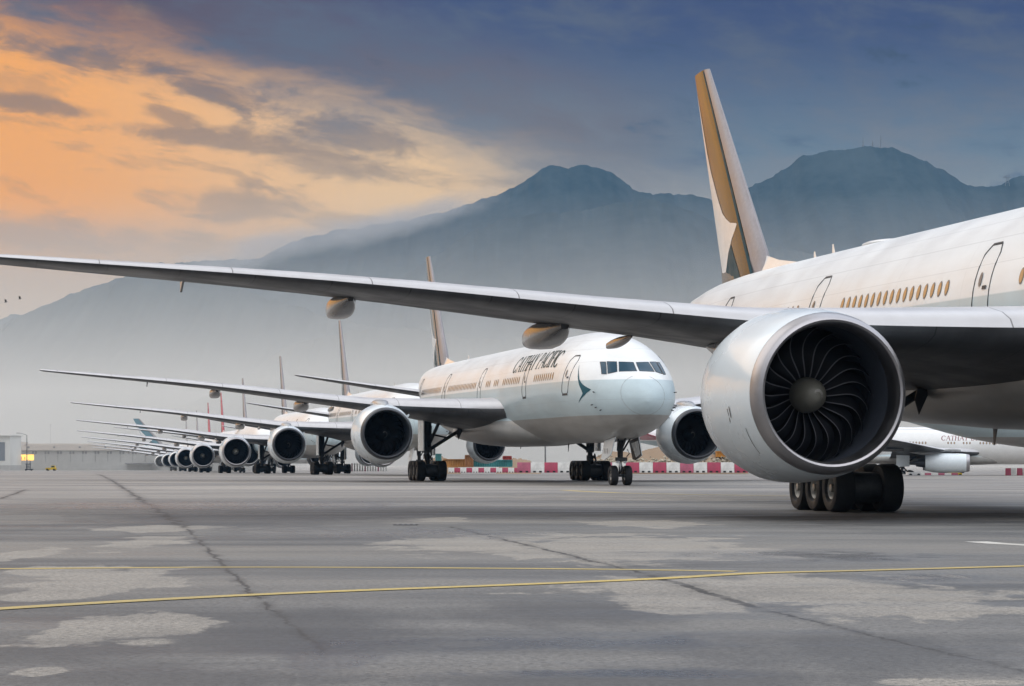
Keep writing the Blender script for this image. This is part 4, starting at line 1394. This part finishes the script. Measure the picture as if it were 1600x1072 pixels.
# a wheeled service frame at far left
x, y, z = at(44, 620); z = HC + (Y0 - 735.5) * 620 / F
mb = MB()
for a in (-0.45, 0, 0.45): mb.tube([(x + a, y, z + 0.3), (x + a, y, z + 1.6)], 0.07, 6)
mb.box((x, y, z + 1.62), (1.25, 0.8, 0.16)); mb.box((x + 0.3, y, z + 0.3), (1.9, 0.9, 0.22)); mb.box((x, y, z + 0.9), (1.0, 0.5, 0.1))
o = mb.build('equipment_stand', [M['strut']], None, 0); tag(o, 'dark open frame equipment stand at the far left of the apron', 'equipment stand')
for a in (-0.5, 0.9):
    mb = MB(); mb.lathe([(-0.08, 0.02), (-0.08, 0.2), (0.08, 0.2), (0.08, 0.02)], 'y', (x + a, y - 0.42, z + 0.2), 12); mb.build('wheel', [M['tyre']], o)

# ------------------------------------------------------------------ cargo terminal at far left
M['hall'] = paint('hall_cladding', (0.42, 0.42, 0.41), 0.6, grime=0.15, scale=0.1)
M['hall_roof'] = paint('hall_fascia', (0.56, 0.50, 0.45), 0.6, grime=0.1, scale=0.1)
M['hall_dark'] = paint('hall_louvre', (0.16, 0.16, 0.17), 0.6, grime=0.2, scale=0.2)
BYD = 900.0
gb = gz(BYD)


def bx(mb, u0, u1, v0, v1, Y, d, mi=0):
    x0, x1 = (u0 - 800) * Y / F, (u1 - 800) * Y / F; z0, z1 = HC + (Y0 - v1) * Y / F, HC + (Y0 - v0) * Y / F
    mb.box(((x0 + x1) / 2, Y + d / 2, (z0 + z1) / 2), (x1 - x0, d, z1 - z0), mi)


hall = empty('cargo_hall', ((130 - 800) * BYD / F, BYD, gb))
tag(hall, 'long low grey cargo hall with a beige roof fascia across the left horizon', 'building')
def hpart(name, mat, f, par=None):
    mb = MB(); f(mb)
    lo = (par or hall)
    off = hall.location
    mb.v = [(a - off.x, b - off.y, c - off.z) for a, b, c in mb.v]
    o = mb.build(name, [mat], hall, 0)
    if par: o.parent = par
    return o
wall = hpart('wall', M['hall'], lambda mb: bx(mb, 12, 420, 704, 735.5, BYD, 30))
hpart('roof', M['hall_roof'], lambda mb: (bx(mb, 10, 420, 696.5, 703.8, BYD - 0.8, 32), bx(mb, 34, 150, 693.2, 696.3, BYD + 6, 20)))
hpart('upper_storey', M['hall_roof'], lambda mb: bx(mb, 14, 34, 690.5, 696.3, BYD - 0.2, 12))
for i in range(18):
    hpart('louvre', M['hall_dark'], lambda mb: [bx(mb, 50 + i * 19.5 + q * 4.6, 53.2 + i * 19.5 + q * 4.6, 705.2, 709.5, BYD - 0.12, 0.2) for q in (0, 1)])
for i in range(17):
    hpart('column', M['hall_dark'], lambda mb: bx(mb, 70.5 + i * 19.5, 71.2 + i * 19.5, 710.5, 721.5, BYD - 0.10, 0.2))
for i in range(9):
    hpart('roof_vent', M['hall_dark'], lambda mb: bx(mb, 43 + i * 40, 46 + i * 40, 697.5, 700.2, BYD - 0.95, 0.2))
hpart('dock_canopy', M['hall_dark'], lambda mb: bx(mb, 195, 245, 723.5, 725.6, BYD - 3, 3))
# lit banner sign on the hall
def glow(name, col, s):
    m, t, b = new_mat(name)
    b.inputs['Base Color'].default_value = (*col, 1); b.inputs['Emission Color'].default_value = (*col, 1); b.inputs['Emission Strength'].default_value = s
    return m
M['sign_yellow'] = glow('lit_yellow_sign', (1.0, 0.60, 0.10), 1.5)
M['sign_red'] = glow('lit_red_letters', (0.65, 0.08, 0.03), 0.6)
sign = empty('lit_sign', ((33 - 800) * 880 / F, 880, gz(880) + 2.0)); tag(sign, 'lit yellow banner sign with red letters on the far left building', 'sign')
mb = MB(); bx(mb, 14.5, 52.5, 710.3, 719.3, 880, 0.6); off = sign.location
mb.v = [(a - off.x, b - off.y, c - off.z) for a, b, c in mb.v]; mb.build('sign_board', [M['sign_yellow']], sign, 0)
mb = MB(); pen = 0; k = 1.15; ww = 2.1
for ch in 'DHL':
    P, adv = glyph(ch)
    for q in P: mb.poly([((24 - 800) * 880 / F - off.x + (pen + u_) * ww, -0.02 - 0.0005 * len(mb.f), HC + (Y0 - 718.6) * 880 / F - off.z + v_ * k) for u_, v_ in q])
    pen += adv
mb.build('lettering', [M['sign_red']], sign, 0)
mb = MB(); bx(mb, 13.5, 53.5, 709.3, 710.2, 880, 0.7); bx(mb, 20, 22, 719.4, 735, 880.1, 0.4); bx(mb, 46, 48, 719.4, 735, 880.1, 0.4)
mb.v = [(a - off.x, b - off.y, c - off.z) for a, b, c in mb.v]; mb.build('sign_frame', [M['hall_dark']], sign, 0)
# white block at the left edge
blk = empty('white_building', ((0 - 800) * 860 / F, 860, gz(860))); off = blk.location
tag(blk, 'white blocky building with a tall glazed panel at the left edge', 'building')
def bpart(name, mat, f):
    mb = MB(); f(mb); mb.v = [(a - off.x, b - off.y, c - off.z) for a, b, c in mb.v]; return mb.build(name, [mat], blk, 0)
M['hall_white'] = paint('rendered_white_wall', (0.66, 0.66, 0.63), 0.7, grime=0.1, scale=0.1)
bpart('wall', M['hall_white'], lambda mb: bx(mb, -60, 15.5, 681, 727, 860, 20))
bpart('roof', M['hall_white'], lambda mb: bx(mb, -61, 16.2, 679.8, 681, 859, 22))
M['glazing'] = paint('blue_grey_glazing', (0.10, 0.13, 0.17), 0.15)
bpart('window', M['glazing'], lambda mb: bx(mb, -30, 7.6, 691, 720, 859.8, 0.3))
bpart('base_plinth', M['hall'], lambda mb: bx(mb, -60, 15.8, 727, 735.5, 859.5, 20))
# lamp post and far masts
def lamp(u, vtop, vbot, Y, lab, arm=True):
    x, y, _ = at(u, Y); z0 = HC + (Y0 - vbot) * Y / F; z1 = HC + (Y0 - vtop) * Y / F
    mb = MB(); mb.tube([(x, y, z0), (x, y, z1)], [0.16, 0.09], 8); o = mb.build('lamp_post', [M['steel']], None)
    mb = MB()
    if arm: mb.tube([(x, y, z1), (x - 1.1, y, z1 + 0.35), (x - 1.9, y, z1 + 0.55)], 0.06, 6); mb.box((x - 2.2, y, z1 + 0.52), (0.8, 0.3, 0.14))
    else: mb.box((x, y, z1 + 0.1), (0.9, 0.5, 0.35))
    mb.build('lamp_head', [M['steel']], o); tag(o, lab, 'lamp post')
lamp(42, 680, 735, 640, 'thin grey lamp post with a single arm beside the lit sign')
lamp(79, 664, 735, 1500, 'faint distant mast above the hall roof, left of the others', False)
lamp(852, 676, 737, 420, 'thin pale lamp post seen under the second fuselage', False)
lamp(139, 684, 735, 1500, 'faint distant mast above the hall roof, right of the other faint mast', False)

# two birds over the left slope
for bu, bv, lab in ((9, 472, 'tiny dark bird in the sky above the left slope, lower of the two'), (31, 467, 'tiny dark bird in the sky above the left slope, upper of the two')):
    x, y, z = at(bu, 260, bv); mb = MB()
    mb.tube([(x - 0.16, y, z - 0.03), (x - 0.05, y, z), (x + 0.1, y, z + 0.02), (x + 0.17, y, z + 0.03)], [0.015, 0.05, 0.045, 0.015], 8)
    o = mb.build('bird', [M['strut']], None)
    for s_ in (-1, 1):
        mb = MB(); A = [(x - 0.06, y, z + 0.02), (x + 0.07, y, z + 0.03), (x + 0.05, y + 0.22 * s_, z + 0.20), (x - 0.02, y + 0.40 * s_, z + 0.30), (x - 0.08, y + 0.2 * s_, z + 0.17)]
        mb.loft([A, [(a, b, c + 0.012) for a, b, c in A]]); mb.build('wing', [M['strut']], o, 20)
    tag(o, lab, 'bird', 'birds over the left slope')

# ------------------------------------------------------------------ sky
w = bpy.data.worlds.new('World'); sc.world = w; w.use_nodes = True
t = NT(w.node_tree)
for n in list(t.n): t.n.remove(n)
SUN_AZ, SUN_EL = -50.0, 35.0
d = t.node('ShaderNodeTexCoord').outputs['Generated']
dx, dy, dz = t.sep(d)
az = t.m('ARCTAN2', dx, dy); el = t.m('ARCSINE', dz)
U = t.mul(az, F); V = t.mul(el, F)                     # about one photo pixel per unit near the middle
TR, AIRL = 0.82, (0.045, 0.085, 0.135)


def col(*c):
    """sky colour before the air in front of it dims and veils it"""
    return (*[max(0.004, (v - a) / TR) for v, a in zip(lin(c), AIRL)], 1.0)



wv = t.xyz(t.mul(U, 1 / 420), t.mul(t.add(V, t.mul(U, 0.16)), 1 / 150), 0.0)
warp = t.noise(wv, 1.0, 5, 0.55, 0.6)
wv2 = t.xyz(t.mul(U, 1 / 170), t.mul(t.add(V, t.mul(U, 0.12)), 1 / 52), 4.0)
fine = t.noise(wv2, 1.0, 6, 0.6, 0.5)
wv3 = t.xyz(t.mul(U, 1 / 60), t.mul(t.add(V, t.mul(U, 0.1)), 1 / 26), 9.0)
wisp = t.noise(wv3, 1.0, 5, 0.6, 0.3)
nsum = t.add(t.mul(t.sub(warp, 0.5), 150), t.mul(t.sub(fine, 0.5), 110), t.mul(t.sub(wisp, 0.5), 28))
# the cloud deck: blue on the right and overhead, its ragged underside sloping down to the right
edge = t.sub(t.add(V, t.mul(U, 0.27)), 455)            # zero along the edge of the deck
deckf = t.ss(t.add(edge, nsum), -60, 80)
blue = t.mix(t.ss(t.add(V, t.mul(nsum, 0.5)), 420, 690), col(108, 130, 150), col(40, 84, 128))
blue = t.mix(t.ss(t.add(V, t.mul(nsum, 0.3)), 380, 480, 1, 0), blue, col(140, 148, 156))
blue = t.mix(t.ss(t.add(U, nsum), -560, -60, 0.8, 0), blue, col(92, 84, 98))
band_ = t.mul(t.ss(t.add(edge, t.mul(nsum, 0.8)), -40, 60), t.ss(t.add(edge, t.mul(nsum, 0.6)), 90, 230, 1, 0), t.ss(U, -700, 0), t.ss(U, 50, 420, 1, 0))
blue = t.mix(t.mul(band_, 0.7), blue, col(116, 108, 116))
glow_ = t.mix(t.ss(t.add(U, t.mul(nsum, 0.4)), -800, -150), col(252, 176, 92), col(240, 203, 160))
glow_ = t.mix(t.ss(V, 250, 400, 0.85, 0.0), glow_, col(226, 190, 160))
glow_ = t.mix(t.ss(t.add(U, nsum), -150, 160), glow_, col(168, 164, 162))
streak = t.ss(t.add(fine, t.mul(t.sub(wisp, 0.5), 0.25), t.mul(t.sub(warp, 0.5), 0.5)), 0.50, 0.66)
band = t.mul(t.ss(V, 330, 440), 0.35)
glow_ = t.mix(t.mul(streak, band), glow_, col(150, 132, 122))
cl = None
for cu, cv, ru, rv, tl, stg in ((200, 108, 170, 26, 0.12, 1.0), (330, 150, 90, 26, 0.35, 1.0), (90, 180, 130, 15, 0.10, 0.9), (270, 190, 60, 26, 0.45, 0.8), (330, 226, 210, 24, 0.14, 0.9), (520, 262, 170, 30, 0.12, 0.8), (380, 322, 170, 36, 0.05, 0.75), (540, 352, 130, 26, 0.1, 0.6), (60, 372, 330, 30, 0.06, 0.7), (560, 215, 140, 30, 0.2, 0.9)):
    a_ = t.sub(U, cu - 800); b_ = t.add(t.sub(V, Y0 - cv), t.mul(a_, tl))
    e_ = t.sub(1.0, t.m('SQRT', t.add(t.m('POWER', t.mul(a_, 1 / ru), 2.0), t.m('POWER', t.mul(b_, 1 / rv), 2.0))))
    e_ = t.mul(t.ss(t.add(e_, t.mul(t.sub(fine, 0.5), 2.6), t.mul(t.sub(wisp, 0.5), 1.2)), -0.15, 0.75), stg)
    cl = e_ if cl is None else t.m('MAXIMUM', cl, e_)
glow_ = t.mix(t.mul(cl, 0.85), glow_, t.mix(t.ss(V, 330, 560), col(168, 154, 144), col(142, 124, 118)))
low = t.ss(t.add(V, t.mul(nsum, 0.55)), 285, 400, 1, 0)
glow_ = t.mix(t.mul(low, 0.62), glow_, col(176, 166, 158))
bt = t.add(t.mul(warp, 0.45), t.mul(fine, 0.40), t.mul(wisp, 0.15))
blue = t.mix(t.ss(bt, 0.43, 0.60, 0, 0.8), blue, t.mix(t.ss(V, 430, 640), col(128, 136, 148), col(92, 106, 130)))
blue = t.mix(t.ss(bt, 0.46, 0.36, 0, 1), blue, t.mix(t.ss(V, 430, 640), col(86, 108, 136), col(34, 68, 112)))
front = t.mix(deckf, glow_, blue)
# round the rest of the sky: warm and bright to the left, pale and bright overhead and behind
lowl = t.mix(t.ss(az, R(-62), R(-44)), (0.75, 0.60, 0.45), (1.75, 0.78, 0.05))
left = t.mix(t.ss(el, R(13), R(32)), lowl, (1.35, 1.38, 1.42))
left = t.mix(t.ss(t.add(fine, warp), 0.9, 1.15, 0, 0.35), left, (0.7, 0.40, 0.15))
absaz = t.m('ABSOLUTE', az)
back = t.mix(t.ss(el, R(8), R(55)), (0.62, 0.60, 0.58), (2.6, 2.62, 2.68))
back = t.mix(t.ss(t.noise(d, 3.0, 5, 0.6), 0.42, 0.62, 0, 0.35), back, (0.55, 0.58, 0.64))
right = t.mix(t.ss(el, R(4), R(40)), (0.40, 0.46, 0.54), (1.7, 1.8, 1.98))
side = t.mix(t.ss(az, -0.1, 0.1), left, right)
out = t.mix(t.ss(absaz, R(75), R(125)), side, back)
up = t.ss(el, R(13), R(42))
mixf = t.m('MAXIMUM', t.ss(absaz, R(12.5), R(24)), up)
cloud = t.mix(mixf, front, out)
SKYGAIN = 1.0
sky = t.node('ShaderNodeTexSky'); sky.sky_type = 'NISHITA'; sky.sun_disc = False
sky.sun_elevation = R(SUN_EL); sky.sun_rotation = R(SUN_AZ); sky.air_density = 1.2; sky.dust_density = 1.0
bg = t.node('ShaderNodeBackground'); bg.inputs['Strength'].default_value = 0.06
t.l.new(sky.outputs[0], bg.inputs['Color'])
bg2 = t.node('ShaderNodeBackground'); bg2.inputs['Strength'].default_value = SKYGAIN
t.put(bg2.inputs['Color'], cloud)
bm_ = t.node('ShaderNodeMixShader'); bm_.inputs[0].default_value = 0.88    # the overcast covers most of the clear sky
t.l.new(bg.outputs[0], bm_.inputs[1]); t.l.new(bg2.outputs[0], bm_.inputs[2])
outn = t.node('ShaderNodeOutputWorld'); t.l.new(bm_.outputs[0], outn.inputs['Surface'])

sl = bpy.data.lights.new('sun', 'SUN'); sl.energy = 0.5; sl.angle = R(48); sl.color = (1.0, 0.94, 0.87)
so = bpy.data.objects.new('sun', sl); COL.objects.link(so)
sd = Vector((math.sin(R(SUN_AZ)) * math.cos(R(SUN_EL)), math.cos(R(SUN_AZ)) * math.cos(R(SUN_EL)), math.sin(R(SUN_EL))))
so.rotation_euler = sd.to_track_quat('Z', 'Y').to_euler()

# ------------------------------------------------------------------ air
def air(name, x0, x1, y0, y1, z0, z1, density, color, aniso=0.0):
    mb = MB(); mb.box(((x0 + x1) / 2, (y0 + y1) / 2, (z0 + z1) / 2), (x1 - x0, y1 - y0, z1 - z0))
    m = bpy.data.materials.new(name + '_air'); m.use_nodes = True; nt = m.node_tree
    for n in list(nt.nodes): nt.nodes.remove(n)
    v = nt.nodes.new('ShaderNodeVolumePrincipled'); v.inputs['Density'].default_value = density
    v.inputs['Color'].default_value = (*color, 1); v.inputs['Anisotropy'].default_value = aniso
    o = nt.nodes.new('ShaderNodeOutputMaterial'); nt.links.new(v.outputs[0], o.inputs['Volume'])
    return tag(mb.build(name, [m], None, 0), kind='stuff')


air('haze', -6600, 6600, -3100, 7000, -7, 640, 0.000055, (0.24, 0.49, 0.80))
air('mist', -4000, 4000, 680, 4300, -6.5, 74, 0.00095, (0.97, 0.945, 0.89))
# ridge clouds spilling over the saddle
TL = 0.27


def ridge_cloud(u, v, Y, ru, rv, ry, dens, seed):
    mb = MB(); x, y, z = at(u, Y, v); a, b, c = ru * Y / F, ry, rv * Y / F
    rings = []
    for i in range(1, 12):
        p = math.pi * i / 12; rings.append([(x + a * math.cos(p), y + b * math.sin(p) * math.cos(t), z + a * math.cos(p) * TL + c * math.sin(p) * math.sin(t)) for t in [2 * math.pi * j / 20 for j in range(20)]])
    mb.loft(rings)
    m = bpy.data.materials.new('cloud_vapour'); m.use_nodes = True; t = NT(m.node_tree)
    for n in list(t.n): t.n.remove(n)
    pos = t.node('ShaderNodeNewGeometry').outputs['Position']
    px, py, pz = t.sep(pos)
    q = t.m('SQRT', t.add(t.m('POWER', t.mul(t.sub(px, x), 1 / a), 2.0), t.m('POWER', t.mul(t.sub(py, y), 1 / b), 2.0), t.m('POWER', t.mul(t.sub(t.sub(pz, z), t.mul(t.sub(px, x), TL)), 1 / c), 2.0)))
    n = t.noise(t.xyz(t.mul(px, 0.008), t.mul(py, 0.004), t.add(t.mul(pz, 0.018), seed)), 1.0, 5, 0.6)
    d = t.mul(t.ss(t.add(t.sub(1.0, q), t.mul(t.sub(n, 0.5), 1.7)), 0.0, 0.95), dens)
    v_ = t.node('ShaderNodeVolumePrincipled'); t.put(v_.inputs['Density'], d); v_.inputs['Color'].default_value = (0.66, 0.64, 0.63, 1)
    o = t.node('ShaderNodeOutputMaterial'); t.l.new(v_.outputs[0], o.inputs['Volume'])
    return tag(fix_normals(mb.build('ridge_cloud', [m], None, 0)), kind='stuff')


ridge_cloud(680, 332, 4470, 150, 30, 170, 0.009, 1.0)
ridge_cloud(560, 362, 4465, 150, 32, 170, 0.009, 5.0)
ridge_cloud(400, 398, 4460, 190, 36, 170, 0.009, 9.0)

# ------------------------------------------------------------------ camera
cam = bpy.data.cameras.new('camera'); co = bpy.data.objects.new('camera', cam); COL.objects.link(co); sc.camera = co
co.location = (0, 0, HC); co.rotation_euler = (R(90), 0, 0)
cam.sensor_width = 36.0; cam.lens = 36.0 * F / 1600; cam.shift_y = (Y0 - 536) / 1600
cam.clip_start = 0.5; cam.clip_end = 20000
sc.view_settings.view_transform = 'Standard'; sc.view_settings.look = 'None'; sc.view_settings.exposure = 0.0; sc.view_settings.gamma = 1.0
sc.cycles.max_bounces = 6; sc.cycles.volume_bounces = 1; sc.cycles.transparent_max_bounces = 8
